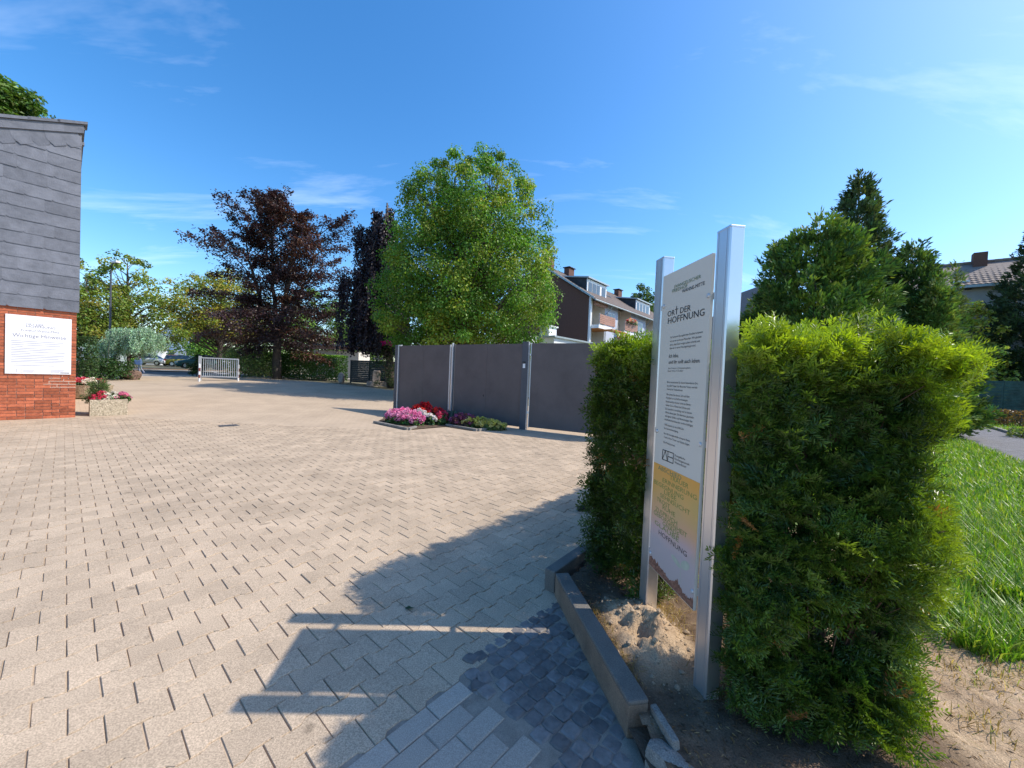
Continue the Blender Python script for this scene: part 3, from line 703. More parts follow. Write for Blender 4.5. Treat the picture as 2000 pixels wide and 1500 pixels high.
def yew_hedge(name, label, quad, height, seed, templates, dens, z0=.09, top_light=True, stems=9, dead=.03, rough_=.05, dens_in=.5, fresh_lit=(.17, .21, .018), dark=(.035, .062, .014), flare=(.025, .025, .025, .025), size=(.65, 1.1), tops=()):
    """hedge over a convex ccw plan quad"""
    r = np.random.default_rng(seed); Q = np.array(quad, float); c0 = Q.mean(0); root = empty(name, (c0[0], c0[1], z0), 0, label, 'hedge'); q = Q - c0
    pos = []; nor = []; age_lit = []
    nzz = vnoise(seed + 3, 2.5); nzf = vnoise(seed + 4, 8.0)
    for i in range(4):
        a, b = q[i], q[(i + 1) % 4]; L = np.linalg.norm(b - a); e = (b - a) / L; nn = np.array([e[1], -e[0]]); n = int(L * height * dens[i])
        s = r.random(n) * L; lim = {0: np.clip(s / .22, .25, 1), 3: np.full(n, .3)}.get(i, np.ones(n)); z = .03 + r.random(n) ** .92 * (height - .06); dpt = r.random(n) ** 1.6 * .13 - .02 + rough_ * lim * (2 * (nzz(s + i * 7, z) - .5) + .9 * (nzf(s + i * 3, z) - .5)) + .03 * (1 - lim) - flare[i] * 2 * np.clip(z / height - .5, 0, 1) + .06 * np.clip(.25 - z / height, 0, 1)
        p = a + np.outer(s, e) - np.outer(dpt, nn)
        pos.append(np.c_[p, z]); nor.append(np.c_[np.tile(nn, (n, 1)), np.zeros(n)]); age_lit.append(np.clip(.75 - dpt / .08, 0, 1.6) * (.22, .55, .2, .18)[i] + (1 - (.12, .5, .2, .15)[i]) * np.clip((z / height - .86) / .12, 0, 1))  # growth age mixed with painted light: brighter top and sun side, darker front
    A_ = abs(np.cross(q[2] - q[0], q[3] - q[1])) / 2; n = int(A_ * dens[4]); st = r.random((n, 2)); 
    p = (q[0] * (1 - st[:, :1]) + q[1] * st[:, :1]) * (1 - st[:, 1:]) + (q[3] * (1 - st[:, :1]) + q[2] * st[:, :1]) * st[:, 1:]
    dpt = r.random(n) ** 1.6 * .12; pos.append(np.c_[p * 1.02 + np.array([1., 0]) * (flare[1] * .8 * st[:, :1]), height - dpt + .06 * (nzz(p[:, 0] * 2, p[:, 1] * 2) - .5)]); nor.append(np.tile([0, 0, 1.], (n, 1))); age_lit.append(1 - dpt / .2)
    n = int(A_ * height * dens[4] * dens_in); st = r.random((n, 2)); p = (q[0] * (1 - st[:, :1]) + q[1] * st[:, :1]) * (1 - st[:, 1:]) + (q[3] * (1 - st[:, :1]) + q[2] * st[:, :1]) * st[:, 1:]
    pos.append(np.c_[p * .8, r.random(n) * height * .95]); nor.append(unit(r.normal(0, 1, (n, 3)))); age_lit.append(np.zeros(n))
    for (tx, ty, tz, fx, fy, fz) in tops: pos.append(np.array([[tx - c0[0], ty - c0[1], tz - z0]])); nor.append(np.array([[fx, fy, fz]])); age_lit.append(np.ones(1))
    P = np.concatenate(pos); N = np.concatenate(nor); g_ = np.concatenate(age_lit); n = len(P)
    fwd = unit(N * .8 + r.normal(0, .5, (n, 3)) + np.array([0, 0, .55])); up_ = unit(np.array([0, 0, 1.]) * .8 + N * .3 + r.normal(0, .45, (n, 3)))
    P = P - fwd * .07
    g_ = np.clip(g_, 0, 1); col_ = np.asarray(dark)[None] * (1 - g_[:, None]) + np.asarray(fresh_lit)[None] * g_[:, None]
    col_ = col_ * (1 + r.normal(0, .18, (n, 1))); dd = r.random(n) < dead; col_[dd] = np.array([.42, .20, .07]) * r.uniform(.6, 1.1, (dd.sum(), 1))
    sc = r.uniform(size[0], size[1], n)
    v, f, c = place_sprays(templates, P, fwd, up_, sc, np.clip(col_, .004, .9), r)
    np_obj('needle_foliage', v, [f], M_needle, root, c)
    polys = []
    for k in range(stems):
        st2 = r.random(2) * .7 + .15; b0 = (q[0] * (1 - st2[0]) + q[1] * st2[0]) * (1 - st2[1]) + (q[3] * (1 - st2[0]) + q[2] * st2[0]) * st2[1]
        e = b0 + np.clip(r.normal(0, .05, 2), -.08, .08); pts = polyline((b0[0], b0[1], -.08), (e[0], e[1], height * r.uniform(.8, .93)), r, .12, 7); polys.append((pts, .02, .006, 6))
    qs = r.choice(n, min(n, 420), replace=False)
    for i in qs:
        e = P[i] + fwd[i] * .05; b = e[:2] - e[:2] * min(.45, .22 / max(.05, np.linalg.norm(e[:2]))); b = np.array([b[0], b[1], max(.05, e[2] - r.uniform(.1, .35))]); polys.append((polyline(b, e, r, .12, 4), .0045, .0018, 4))
    wood(polys, 'stem', root, M_twig)['kind'] = 'stuff'
    return root

# front hedge right beside the sign, rear hedge behind it
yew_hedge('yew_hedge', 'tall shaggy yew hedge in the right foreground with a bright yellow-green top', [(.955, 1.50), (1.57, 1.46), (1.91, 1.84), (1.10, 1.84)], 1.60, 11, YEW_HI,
          (1000, 960, 200, 760, 1100), dead=.012, rough_=.11, dens_in=.12, flare=(.02, .09, .03, .0), size=(.5, 1.05), fresh_lit=(.27, .36, .02), dark=(.048, .105, .018), stems=11, tops=[(1.75, 1.72, 1.74, .3, -.1, .9), (1.82, 1.7, 1.68, .6, -.1, .7), (1.5, 1.62, 1.76, .7, 0, .6), (1.72, 1.6, 1.35, .9, -.2, .4), (1.74, 1.62, 1.28, .9, -.1, .3), (1.9, 1.75, 1.5, .8, 0, .6)])
rh0 = np.array([.60, 2.74]); rhu = U[:2]; rhv = V[:2]
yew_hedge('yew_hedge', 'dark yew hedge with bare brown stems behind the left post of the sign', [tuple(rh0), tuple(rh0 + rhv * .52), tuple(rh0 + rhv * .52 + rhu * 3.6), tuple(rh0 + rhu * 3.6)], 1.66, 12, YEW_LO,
          (680, 110, 60, 350, 330), dead=.02, rough_=.07, dens_in=.07, stems=22, fresh_lit=(.19, .28, .02), dark=(.032, .066, .014))

# ------------------------------------------------------------------ kerb stones
ks = empty('kerb_stone', (K0[0], K0[1], 0), math.atan2(KD[1], KD[0]), 'long dark concrete kerb stone between the setts and the sandy bed', 'kerb')
kl = float(np.linalg.norm(K1 - K0)); M_kerbface = pmat('kerb_weathered_face', (.23, .165, .115), .85, .25, 8, bump=.5, bscale=140, speck=.25, speck_scale=160, stain=.3, stain_scale=5)
MB().box(0, kl, 0, .092, -.1, .134).build('stone', M_kerbface, ks, bevel=.004); MB().box(-.001, kl + .001, -.001, .093, .1345, .155).build('worn_top', M_kerb, ks, bevel=.008)
def stone_block(name, label, x, y, rz, dims, z, mat, bevel, cat='kerb', tilt=0):
    o = MB().box(0, dims[0], 0, dims[1], -.1, dims[2]).build(name, mat, None, bevel=bevel); o.location = (x, y, z); o.rotation_euler = (tilt, 0, rz); return tag(o, label, cat)
stone_block('kerb_stone', 'dark kerb stone running under the rear hedge, beyond the long kerb', .352, 2.622, math.atan2(.43, .34), (.55, .085, .15), 0, M_kerb, .012)
stone_block('edging_stone', 'thin upright grey slab of stone leaning at the end of the long kerb', .655, 1.60, math.radians(-80), (.17, .03, .13), 0, M_kerb2, .008, 'edging', .12)
stone_block('kerb_stone', 'pale rounded kerb stone at the bottom edge in front of the hedge', .565, 1.455, math.radians(-50), (.5, .085, .10), 0, M_kerb2, .035)
o = MB().tube([(0, 0, .03), (.05, .01, .035), (.10, .0, .03), (.13, -.01, .02)], [.03, .034, .03, .018], 8).build('shoe_shaped_stop', M_black, None, smooth=True)
p = G(1128, 998); o.location = (p[0], p[1], 0); tag(o, 'small black rubber stop lying on the paving left of the rear hedge', 'stop')
p = G(790, 1192); v_, f_, c_ = leaves(np.array([[0, 0, .004], [.0, .01, .006]]), np.array([[1, .3, .1], [1, -.2, .25]]), np.array([[0, .3, 1.], [0, -.2, 1]]), np.array([.065, .05]), np.array([.016, .014]), np.array([[.03, .07, .03], [.03, .06, .03]]))
o = np_obj('fallen_leaf', v_, [f_], M_leaf, None, c_); o.location = (p[0], p[1], p[2] + .003); tag(o, 'single green fallen leaf on the shaded paving', 'leaf')

# ------------------------------------------------------------------ the sign
PLp = np.array([.862, 2.262]); PRp = np.array([.918, 1.80]); PD = (PRp - PLp) / np.linalg.norm(PRp - PLp)
sg = empty('information_sign', (PLp[0], PLp[1], 0), math.atan2(PD[1], PD[0]), 'tall cemetery information sign with two silver posts standing between yew hedges', 'sign')
# local x runs along the board (left to right), local -y is the printed side
def sign_post(x0, x1, top, dy):
    y0, y1 = -.012 + dy, .058 + dy; o = MB(); c = .006
    # extruded profile with a groove on the printed side and on the ends
    prof = [(x0 + c, y0), (x0 + .018, y0), (x0 + .018, y0 + .003), (x0 + .021, y0 + .003), (x0 + .021, y0), (x1 - .021, y0), (x1 - .021, y0 + .003), (x1 - .018, y0 + .003), (x1 - .018, y0), (x1 - c, y0), (x1, y0 + c), (x1, y1 - c), (x1 - c, y1), (x0 + c, y1), (x0, y1 - c), (x0, y0 + c)]
    o.prism(prof, -.2, top - .012); po = o.build('post', M_alu, sg)
    MB().box(x0 + .001, x1 - .001, y0 + .001, y1 - .001, top - .012, top).build('post_cap', M_alu, po, bevel=.003)
sign_post(-.098, -.003, 2.232, .006); sign_post(.496, .591, 2.19, -.006)
BX0, BX1, BZ0, BZ1 = .037, .480, .425, 2.10
M_board = pmat('board_ivory', (.62, .60, .53), .35, .02, 2, spec=.4)
board = MB().box(BX0, BX1, -.022, -.006, BZ0, BZ1).build('board', M_board, sg, bevel=.002)
def print_material():
    """soft printed picture: orange to violet with green and peach clouds"""
    m, nt, b, out = new_mat('board_picture')
    pos = nt.nodes.new('ShaderNodeTexCoord').outputs['Object']; sep = nt.nodes.new('ShaderNodeSeparateXYZ'); nt.links.new(pos, sep.inputs[0])
    cr = nt.nodes.new('ShaderNodeValToRGB'); k = ramp2(nt, sep.outputs['Z'], BZ0, 1.03, 0, 1).outputs[0]
    n1 = noise_node(nt, 5, 2, .5, pos); ad = nt.nodes.new('ShaderNodeMath'); ad.operation = 'MULTIPLY_ADD'; ad.inputs[1].default_value = .22; nt.links.new(n1.outputs['Fac'], ad.inputs[0])
    sb = nt.nodes.new('ShaderNodeMath'); sb.operation = 'SUBTRACT'; sb.inputs[1].default_value = .11; nt.links.new(k, sb.inputs[0]); nt.links.new(sb.outputs[0], ad.inputs[2])
    nt.links.new(ad.outputs[0], cr.inputs[0]); e = cr.color_ramp.elements
    e[0].position = 0; e[0].color = (.50, .44, .42, 1); e[1].position = 1; e[1].color = (.76, .36, .06, 1)
    for p_, c_ in ((.3, (.52, .44, .44)), (.42, (.62, .43, .40)), (.55, (.70, .40, .22)), (.75, (.70, .40, .12))):
        q = cr.color_ramp.elements.new(p_); q.color = rgb(c_)
    n2 = noise_node(nt, 4.5, 1, .4, pos); gxr = ramp2(nt, sep.outputs['X'], .15, .45, 0, 1).outputs[0]; gm = nt.nodes.new('ShaderNodeMath'); gm.operation = 'MULTIPLY'
    nt.links.new(gxr, gm.inputs[0]); nt.links.new(ramp2(nt, n2.outputs['Fac'], .45, .6, 0, .45).outputs[0], gm.inputs[1])
    zr = ramp2(nt, sep.outputs['Z'], .62, .72, 0, 1).outputs[0]; g2 = nt.nodes.new('ShaderNodeMath'); g2.operation = 'MULTIPLY'; nt.links.new(gm.outputs[0], g2.inputs[0]); nt.links.new(zr, g2.inputs[1])
    nt.links.new(mixc(nt, g2.outputs[0], cr.outputs[0], (.38, .42, .15)), b.inputs['Base Color']); b.inputs['Roughness'].default_value = .35
    return m
pic = MB().box(BX0 + .002, BX1 - .002, -.0235, -.0225, BZ0 + .004, 1.03).build('picture', print_material(), board)
def text_obj(name, s, x0, x1, z, cap, mat, parent, y=-.0238, shear=0.):
    cu = bpy.data.curves.new(name, 'FONT'); cu.body = s; cu.size = 1.0; cu.resolution_u = 2; cu.shear = shear
    to = bpy.data.objects.new(name, cu); COL.objects.link(to); bpy.context.view_layer.update()
    me = bpy.data.meshes.new_from_object(to.evaluated_get(bpy.context.evaluated_depsgraph_get())); bpy.data.objects.remove(to); bpy.data.curves.remove(cu)
    n = len(me.vertices); a = np.empty(n * 3, np.float32); me.vertices.foreach_get('co', a); a = a.reshape(-1, 3)
    w0, w1 = a[:, 0].min(), a[:, 0].max(); sc_ = cap / .70
    b = np.stack([x0 + (a[:, 0] - w0) / (w1 - w0) * (x1 - x0), np.full(n, y), z + a[:, 1] * sc_], -1).astype(np.float32)
    me.vertices.foreach_set('co', b.ravel()); me.materials.clear(); me.materials.append(mat); me.update(); me.name = name
    return link(bpy.data.objects.new(name, me), parent)
def merge_objs(name, objs, parent):
    V_ = []; F_ = []; o_ = 0
    for ob in objs:
        me = ob.data
        for v in me.vertices: V_.append(tuple(v.co))
        for p_ in me.polygons: F_.append(tuple(i + o_ for i in p_.vertices))
        o_ = len(V_)
    mat = objs[0].data.materials[0]; me = bpy.data.meshes.new(name); me.from_pydata(V_, [], F_); me.materials.append(mat); me.update()
    for ob in objs: bpy.data.objects.remove(ob)
    o = link(bpy.data.objects.new(name, me), parent); o['kind'] = 'stuff'; return o
T = lambda s, x0, x1, z, cap, mat=M_print_dark, **k: text_obj('lettering', s, x0, x1, z, cap, mat, board, **k)
T('EVANGELISCHER', .165, .40, 2.004, .018, M_print_green)
T('FRIEDHOF', .143, .289, 1.984, .018, M_print_green)
T('WANNE-MITTE', .241, .434, 1.964, .018)
T('ORT DER', .106, .329, 1.859, .031)
T('HOFFNUNG', .114, .444, 1.818, .034)
MB().box(.1945, .1985, -.0239, -.0236, 1.868, 1.905).build('lettering', M_print_dark, board)      # the T of ORT drawn on up as a cross
def para(lines, cap, shear=0., mat=M_print_dark): merge_objs('lettering', [T(s, x0, x1, z, cap, mat, shear=shear) for s, x0, x1, z in lines], board)
para([('Auf unserem Evangelischen Friedhof erinnern', .147, .439, 1.736), ('wir uns an vertraute Menschen. Wir glauben', .147, .430, 1.715), ('daran, dass Gott ewiges Leben schenkt und', .147, .419, 1.695), ('dass wir in seiner Hand geborgen sind.', .147, .388, 1.676)], .0105)
para([('Ich lebe,', .143, .240, 1.629), ('und ihr sollt auch leben.', .145, .430, 1.596)], .0205, .2)
para([('Jesus Christus im Johannesevangelium,', .141, .355, 1.568), ('Kapitel 14, Vers 19. Die Bibel', .140, .288, 1.553)], .008, .15)
para([('Bitte respektieren Sie diesen besonderen Ort,', .139, .423, 1.491), ('die stille Trauer der Besucher*innen und die', .139, .419, 1.471), ('Würde der Verstorbenen.', .139, .297, 1.452)], .0105)
para([('Wir bitten Sie darum, sich auf dem', .138, .359, 1.423), ('Friedhof nur zu Fuß zu bewegen.', .138, .347, 1.404), ('Hunde sind an kurzer Leine zu führen.', .137, .375, 1.384), ('Gehen Sie im Winter bei Schnee und', .137, .365, 1.364), ('Eis besonders vorsichtig, weil es keinen', .136, .385, 1.344), ('Winterdienst gibt. Das Betreten geschieht', .136, .402, 1.324), ('auf eigene Gefahr und Anweisungen der', .135, .395, 1.304), ('Friedhofsmitarbeitenden sind zu befolgen.', .134, .403, 1.284)], .0105)
para([('Öffnungszeit ist von 8:00 Uhr', .134, .325, 1.256), ('bis Sonnenuntergang.', .134, .274, 1.236)], .0105)
para([('Ihre Kirchengemeinde wünscht Ihnen', .133, .382, 1.207), ('Trost in Ihrer Trauer und Gottes Segen.', .133, .381, 1.187)], .0105)
para([('Das Presbyterium', .132, .249, 1.158)], .0105)
para([('Evangelische', .254, .351, 1.109), ('Kirchengemeinde', .255, .388, 1.091), ('Wanne-Eickel', .255, .359, 1.073)], .011)
lg = MB(); lw = .0022
def stroke(x0, z0, x1, z1):
    d_ = np.array([x1 - x0, z1 - z0]); l_ = np.linalg.norm(d_); n_p = np.array([-d_[1], d_[0]]) / l_ * lw
    lg.add([(x0 + n_p[0], -.0238, z0 + n_p[1]), (x1 + n_p[0], -.0238, z1 + n_p[1]), (x1 - n_p[0], -.0238, z1 - n_p[1]), (x0 - n_p[0], -.0238, z0 - n_p[1])], [(0, 1, 2, 3)])
for a_ in [(.129, 1.119, .241, 1.121), (.129, 1.066, .241, 1.067), (.129, 1.066, .129, 1.119), (.241, 1.067, .241, 1.121), (.185, 1.066, .185, 1.120), (.132, 1.067, .157, 1.119), (.157, 1.119, .183, 1.067), (.185, 1.093, .241, 1.094)]: stroke(*a_)
lg.build('emblem', M_print_dark, board)
for s, x0, x1, z in [('ABSCHIED', .09, .326, 1.0), ('TRAUER', .218, .391, .977), ('ERINNERUNG', .146, .462, .943), ('BEGEGNUNG', .051, .354, .909), ('LIEBE', .169, .291, .883), ('SEHNSUCHT', .128, .416, .853), ('TROST', .093, .232, .821), ('RUHE', .16, .288, .797), ('ZUSPRUCH', .083, .31, .762), ('GEBORGENHEIT', .067, .40, .736), ('GNADE', .169, .332, .711), ('GLAUBE', .083, .333, .685)]:
    T(s, x0, x1, z, .024, M_print_green if s == 'ABSCHIED' else M_print_lime, y=-.0240)
T('HOFFNUNG', .133, .407, .645, .026, y=-.0240)
# printed seedling and soil
rs = np.random.default_rng(5); so = MB(); zt = lambda x: .447 + np.interp(x, [.037, .15, .27, .335, .40, .48], [.04, .035, .012, .05, .015, .025])
xs_ = np.linspace(BX0 + .003, BX1 - .003, 60); zz_ = np.array([zt(x) for x in xs_]) + rs.normal(0, .006, 60)
so.add([(x, -.0238, BZ0 + .005) for x in xs_] + [(x, -.0238, z) for x, z in zip(xs_, zz_)], [(i, i + 1, 61 + i, 60 + i) for i in range(59)])
so.build('printed_soil', pmat('print_soil', (.16, .075, .05), .5, .6, 90, c2=(.26, .13, .09)), board)
sd = MB(); sd.add([(.360, -.0239, .49), (.364, -.0239, .49), (.3635, -.0239, .575), (.3605, -.0239, .575)], [(0, 1, 2, 3)])
for cx, cz, rx, rz_, an in ((.318, .582, .048, .014, -.25), (.398, .600, .040, .022, .45)):
    sd.add([(cx + math.cos(q) * rx * math.cos(an) - math.sin(q) * rz_ * math.sin(an), -.0239 - (.0001 if an > 0 else 0), cz + math.cos(q) * rx * math.sin(an) + math.sin(q) * rz_ * math.cos(an)) for q in np.linspace(0, 6.283, 15)[:-1]], [tuple(range(14))])
sd.build('printed_seedling', pmat('print_seedling', (.46, .50, .40), .5, .1, 30), board)
for x, z in [(.062, 1.925), (.057, 1.212), (.05, .5), (.468, 1.905), (.467, 1.21), (.466, .51)]:
    s_ = MB().lathe([(.011, 0), (.011, .004), (.007, .008)], 12); s_.v = [(x + a, -.022 - c, z + b) for a, b, c in s_.v]; s_.build('screw_cap', M_galv, sg)
    x0_, x1_ = (-.004, x + .01) if x < .2 else (x - .01, .497)
    MB().box(x0_, x1_, -.006, .006, z - .014, z + .014).build('bracket', M_galv, sg)

# ------------------------------------------------------------------ grey panel fence with gate leaf
FA = np.array([-4.05, 13.5]); FB = np.array([-1.88, 12.13]); FC = np.array([.366, 10.69]); FD = FC + np.array([.886, -.46]) * 3.7
def fence_run(name, label, a, b, top_a, top_b, cat, gap=.05, seams=2):
    d = b - a; L = float(np.linalg.norm(d)); za = float(gz(*a)); zb = float(gz(*b)); t = empty(name, (a[0], a[1], za), math.atan2(d[1], d[0]), label, cat)
    w = (L - .16) / seams
    for k in range(seams):
        x0 = .08 + k * w; x1 = x0 + w - .004; f0, f1 = x0 / L, x1 / L; z0 = lambda f: (zb - za) * f + gap; z1 = lambda f: top_a - za + (top_b - top_a) * f - .02
        MB().prism([(x0, z0(f0)), (x1, z0(f1)), (x1, z1(f1)), (x0, z1(f0))], -.018, .018, 'y').build('panel', M_panel, t)
    return t, L, za, zb
fa, L, za, zb = fence_run('panel_fence', 'dark grey screen fence panel behind the pink and red flowers', FA, FB, 2.37, 2.39, 'fence', seams=2)
MB().box(-.09, .07, -.05, .05, -.1, 2.37 - za).build('post', M_post, fa, bevel=.006)
MB().box(.072, .11, -.06, -.022, .0, 2.36 - za).build('rail_post', M_galv, fa, bevel=.003)
MB().box(.06, .20, -.05, .03, 2.33 - za, 2.375 - za).build('corner_bracket', M_galv, fa)
MB().box(L - .11, L - .075, -.06, -.022, .0, 2.37 - za).build('rail_post', M_galv, fa, bevel=.003)
fb, L, za, zb = fence_run('panel_fence', 'dark grey scuffed screen fence panel behind the yellow-green flowers', FB, FC, 2.39, 2.40, 'fence', seams=2)
MB().box(-.02, .025, -.065, -.02, .0, 2.42 - za).build('post', M_galv, fb, bevel=.004)
MB().box(.0, .05, -.02, .04, .0, 2.39 - za).build('rail_post', M_post, fb)
for (x, z, w_, h_) in ((.35, .83, .02, .09), (.55, .4, .02, .05)):
    o = MB().prism([(x, z), (x + w_ * .4, z), (x + w_ + .03, z - h_), (x + w_ + .02, z - h_)][::-1], -.0195, -.0185, 'y').build('scratch', M_kerb2, fb)
MB().prism([(1.22, .86), (1.25, .88), (1.27, .85), (1.25, .80), (1.235, .83)], -.0198, -.0188, 'y').build('hole', M_black, fb)
gt = empty('gate_leaf', (FC[0], FC[1], 0), math.atan2(-.46, .886), 'dark grey closed gate leaf half hidden by the rear hedge', 'gate')
for x0, x1 in ((.17, 1.80), (1.804, 3.55)): MB().box(x0, x1, -.02, .02, .075, 2.39).build('panel', M_panel, gt)
MB().box(.145, .165, -.025, .025, .06, 2.40).build('stile', M_galv, gt, bevel=.003); MB().box(3.555, 3.6, -.025, .025, .06, 2.4).build('stile', M_galv, gt)
MB().box(.13, .165, -.05, .05, 2.05, 2.10).build('hinge', M_galv, gt); MB().box(.10, .165, -.04, .04, .45, .5).build('hinge', M_galv, gt)
gp = empty('gate_post', (FC[0], FC[1], 0), math.atan2(-.46, .886), 'thick anthracite gate post with a small white plate', 'post')
MB().box(-.09, .085, -.09, .07, -.1, 2.43).build('shaft', M_post, gp, bevel=.006); MB().box(.086, .098, -.06, .0, 0, 2.43).build('edge_strip', M_galv, gp)
MB().box(-.05, .02, -.094, -.0905, 1.70, 1.82).build('plate', M_white, gp); MB().box(-.055, .03, -.11, -.0905, 1.84, 1.88).build('lock', M_black, gp)

# ------------------------------------------------------------------ flowers
def flower_mound(name, label, c, rx, ry, h, cols, n, seed, head=.055, leafc=(.06, .12, .035), cat='flowers', rz=0., open_=False, base_z=0., nleaf=900):
    r = np.random.default_rng(seed); root = empty(name, (c[0], c[1], float(gz(c[0], c[1])) + base_z), rz, label, cat)
    a = r.random(n) * 6.283; q = r.random(n) ** .5; x = np.cos(a) * q * rx; y = np.sin(a) * q * ry; z = h * np.sqrt(np.clip(1 - .75 * q ** 2, 0, 1)) * r.uniform(.72, 1.12, n)
    cen_ = np.stack([x, y, z], -1); m = 26; idx = np.repeat(np.arange(n), m); d = unit(r.normal(0, 1, (n * m, 3)) + [0, 0, .35])
    hr = head * r.uniform(.7, 1.2, n); P = cen_[idx] + d * (hr[idx] * (.55 if not open_ else .25))[:, None]
    N = unit(d + r.normal(0, .3, (n * m, 3))); A = unit(np.cross(N, r.normal(0, 1, (n * m, 3))) + d * .3)
    cc = np.asarray(cols)[r.integers(0, len(cols), n)] * (1 + r.normal(0, .1, (n, 1))); C = np.clip(cc[idx] * (1 + r.normal(0, .12, (n * m, 1))), .01, .95); L = hr[idx] * r.uniform(.6, 1.0, n * m)
    Cloud().add(leaves(P, A, N, L, L * .5, C)).build('blossom', M_petal, root)
    m = nleaf; a = r.random(m) * 6.283; q = r.random(m) ** .5; zz = h * np.sqrt(np.clip(1 - .8 * q ** 2, 0, 1)) * r.uniform(.1, .96, m)
    P = np.stack([np.cos(a) * q * rx * 1.02, np.sin(a) * q * ry * 1.02, zz], -1); N = unit(P / np.array([rx, ry, h]) + r.normal(0, .5, (m, 3)) + [0, 0, .4]); A = unit(np.cross(N, r.normal(0, 1, (m, 3))))
    L = .07 * r.uniform(.6, 1.3, m); Cloud().add(leaves(P, A, N, L, L * .48, tint(leafc, m, r))).build('leafage', M_leaf, root)
    return root
PINK = [(.75, .22, .42), (.72, .30, .48), (.80, .36, .52)]; RED = [(.62, .02, .025), (.70, .05, .03), (.60, .03, .06)]
def FP(px, py, Y): p = at(px, py, Y); return (p[0], p[1])
sheet('flower_bed', [(-3.75, 10.55), (-2.60, 9.60), (-1.75, 10.5), (-1.0, 9.95), (-.25, 10.75), (-.6, 11.2), (-4.0, 13.35)], .012, M_darksoil, 2.0)
flower_mound('geranium_bed', 'mound of pink geraniums at the left front of the fence bed', FP(789, 815, 10.75), .66, .34, .36, PINK, 95, 21, .075, rz=-.5)
flower_mound('geranium_bed', 'band of white geraniums between the pink and red ones', FP(824, 812, 11.0), .60, .13, .35, [(.80, .78, .74), (.78, .74, .70)], 34, 22, .07, rz=-.75)
flower_mound('geranium_bed', 'mound of bright red geraniums in front of the left fence panel', FP(832, 812, 11.5), .72, .3, .46, RED, 80, 23, .075, rz=-.55)
flower_mound('geranium_bed', 'deep crimson geraniums at the right end of the red ones', FP(862, 822, 11.0), .16, .3, .36, [(.50, .03, .09), (.55, .06, .12)], 18, 24, .07)
flower_mound('silver_shrub', 'low grey-green shrub at the foot of the light middle fence post', FP(885, 818, 11.7), .45, .25, .34, [(.16, .10, .26)], 6, 25, .04, leafc=(.09, .12, .10), cat='shrub', nleaf=1500)
flower_mound('coleus_bed', 'purple-brown leafy plants in the right part of the fence bed', FP(908, 826, 10.7), .45, .26, .30, [(.28, .08, .16), (.36, .10, .22), (.22, .09, .08)], 60, 26, .07, leafc=(.10, .05, .045), rz=-.5)
flower_mound('daisy_bed', 'low yellow-green blossoms at the right end of the fence bed', FP(938, 832, 10.5), .72, .26, .25, [(.56, .54, .12), (.62, .58, .2)], 110, 27, .065, leafc=(.08, .12, .03), rz=-.35)
def edging(label, a, b):
    pa, pb = G(*a), G(*b); d = pb - pa; L = float(np.linalg.norm(d[:2])); o = MB().box(0, L, -.04, .04, -.08, .06).build('edging_stone', M_kerb2, None, bevel=.01); o.location = pa; o.rotation_euler = (0, 0, math.atan2(d[1], d[0])); tag(o, label, 'edging')
edging('stone edging along the front of the pink geraniums', (731, 826), (797, 840))
edging('short stone edging returning from the corner beside the pink geraniums', (798, 840), (812, 836))
edging('stone edging in front of the purple leafy plants', (872, 832), (932, 842))
edging('stone edging running from the yellow-green blossoms back to the gate post', (934, 842), (985, 834))

# ------------------------------------------------------------------ brick and slate building on the left
LC = np.array([-10.427, 9.183]); LZ = .07
lb = empty('brick_building', (LC[0], LC[1], LZ), UA, 'red brick building clad with grey slates above, at the left edge', 'building')
# local x along the front (corner at 0, running to negative x), local y to the back
BW, BD, SZ = 3.4, 5.0, 2.50
M_brick_far = M_mortar
MB().box(-BW, -.012, .012, BD, -.2, SZ + .1).build('wall_core', M_mortar, lb)
bme = {}
def brick(x0, x1, k):
    L = round(x1 - x0, 3); key = L
    if key not in bme:
        o = MB().bevbox(0, L - .009, 0, .0605, 0, .014, .0035); o.v = [(a, .014 - c, b) for a, b, c in o.v]; b_ = o.build('brick', M_brick, lb, col=(1, 1, 1)); bme[key] = b_
    else: b_ = link(bpy.data.objects.new('brick', bme[key].data), lb)
    b_.location = (x0, rng.normal(0, .001), k * .0705 - .03); return b_
nb_ = 0; joined = MB()
for k in range(0, 37):
    x = -(.115 if k % 2 else .24) ; right = 0.0; xs_ = [0.0]; r_ = np.random.default_rng(k)
    first = .12 if k % 2 else .25
    xs_.append(-first)
    while xs_[-1] > -BW + .3: xs_.append(xs_[-1] - (.25 if r_.random() < .7 else .125))
    xs_[-1] = -BW
    for a, b in zip(xs_[1:], xs_[:-1]):
        if a < -1.28:
            z = k * .0705 - .03; joined.box(a, b - .009, .0, .02, z, z + .0605)
        else: brick(a, b, k); nb_ += 1
o = joined.build('brick_field', M_brick, lb, col=(1, 1, 1)); o['kind'] = 'stuff'
# pale repaired pointing near the corner
mo = MB()
for x, z, w_, h_ in [(-.42, .90, .42, .009), (-.42, .83, .42, .009), (-.50, .76, .5, .009), (-.40, .69, .40, .009), (-.42, .76, .009, .07), (-.20, .83, .009, .07), (-.30, .69, .009, .07), (-.12, .76, .009, .07), (-.22, .90, .009, .07)]: mo.box(x, x + w_ - .002, -.0012, .004, z, z + h_)
mo.build('repointing', pmat('fresh_mortar', (.60, .50, .40), .9, .1, 20), lb)
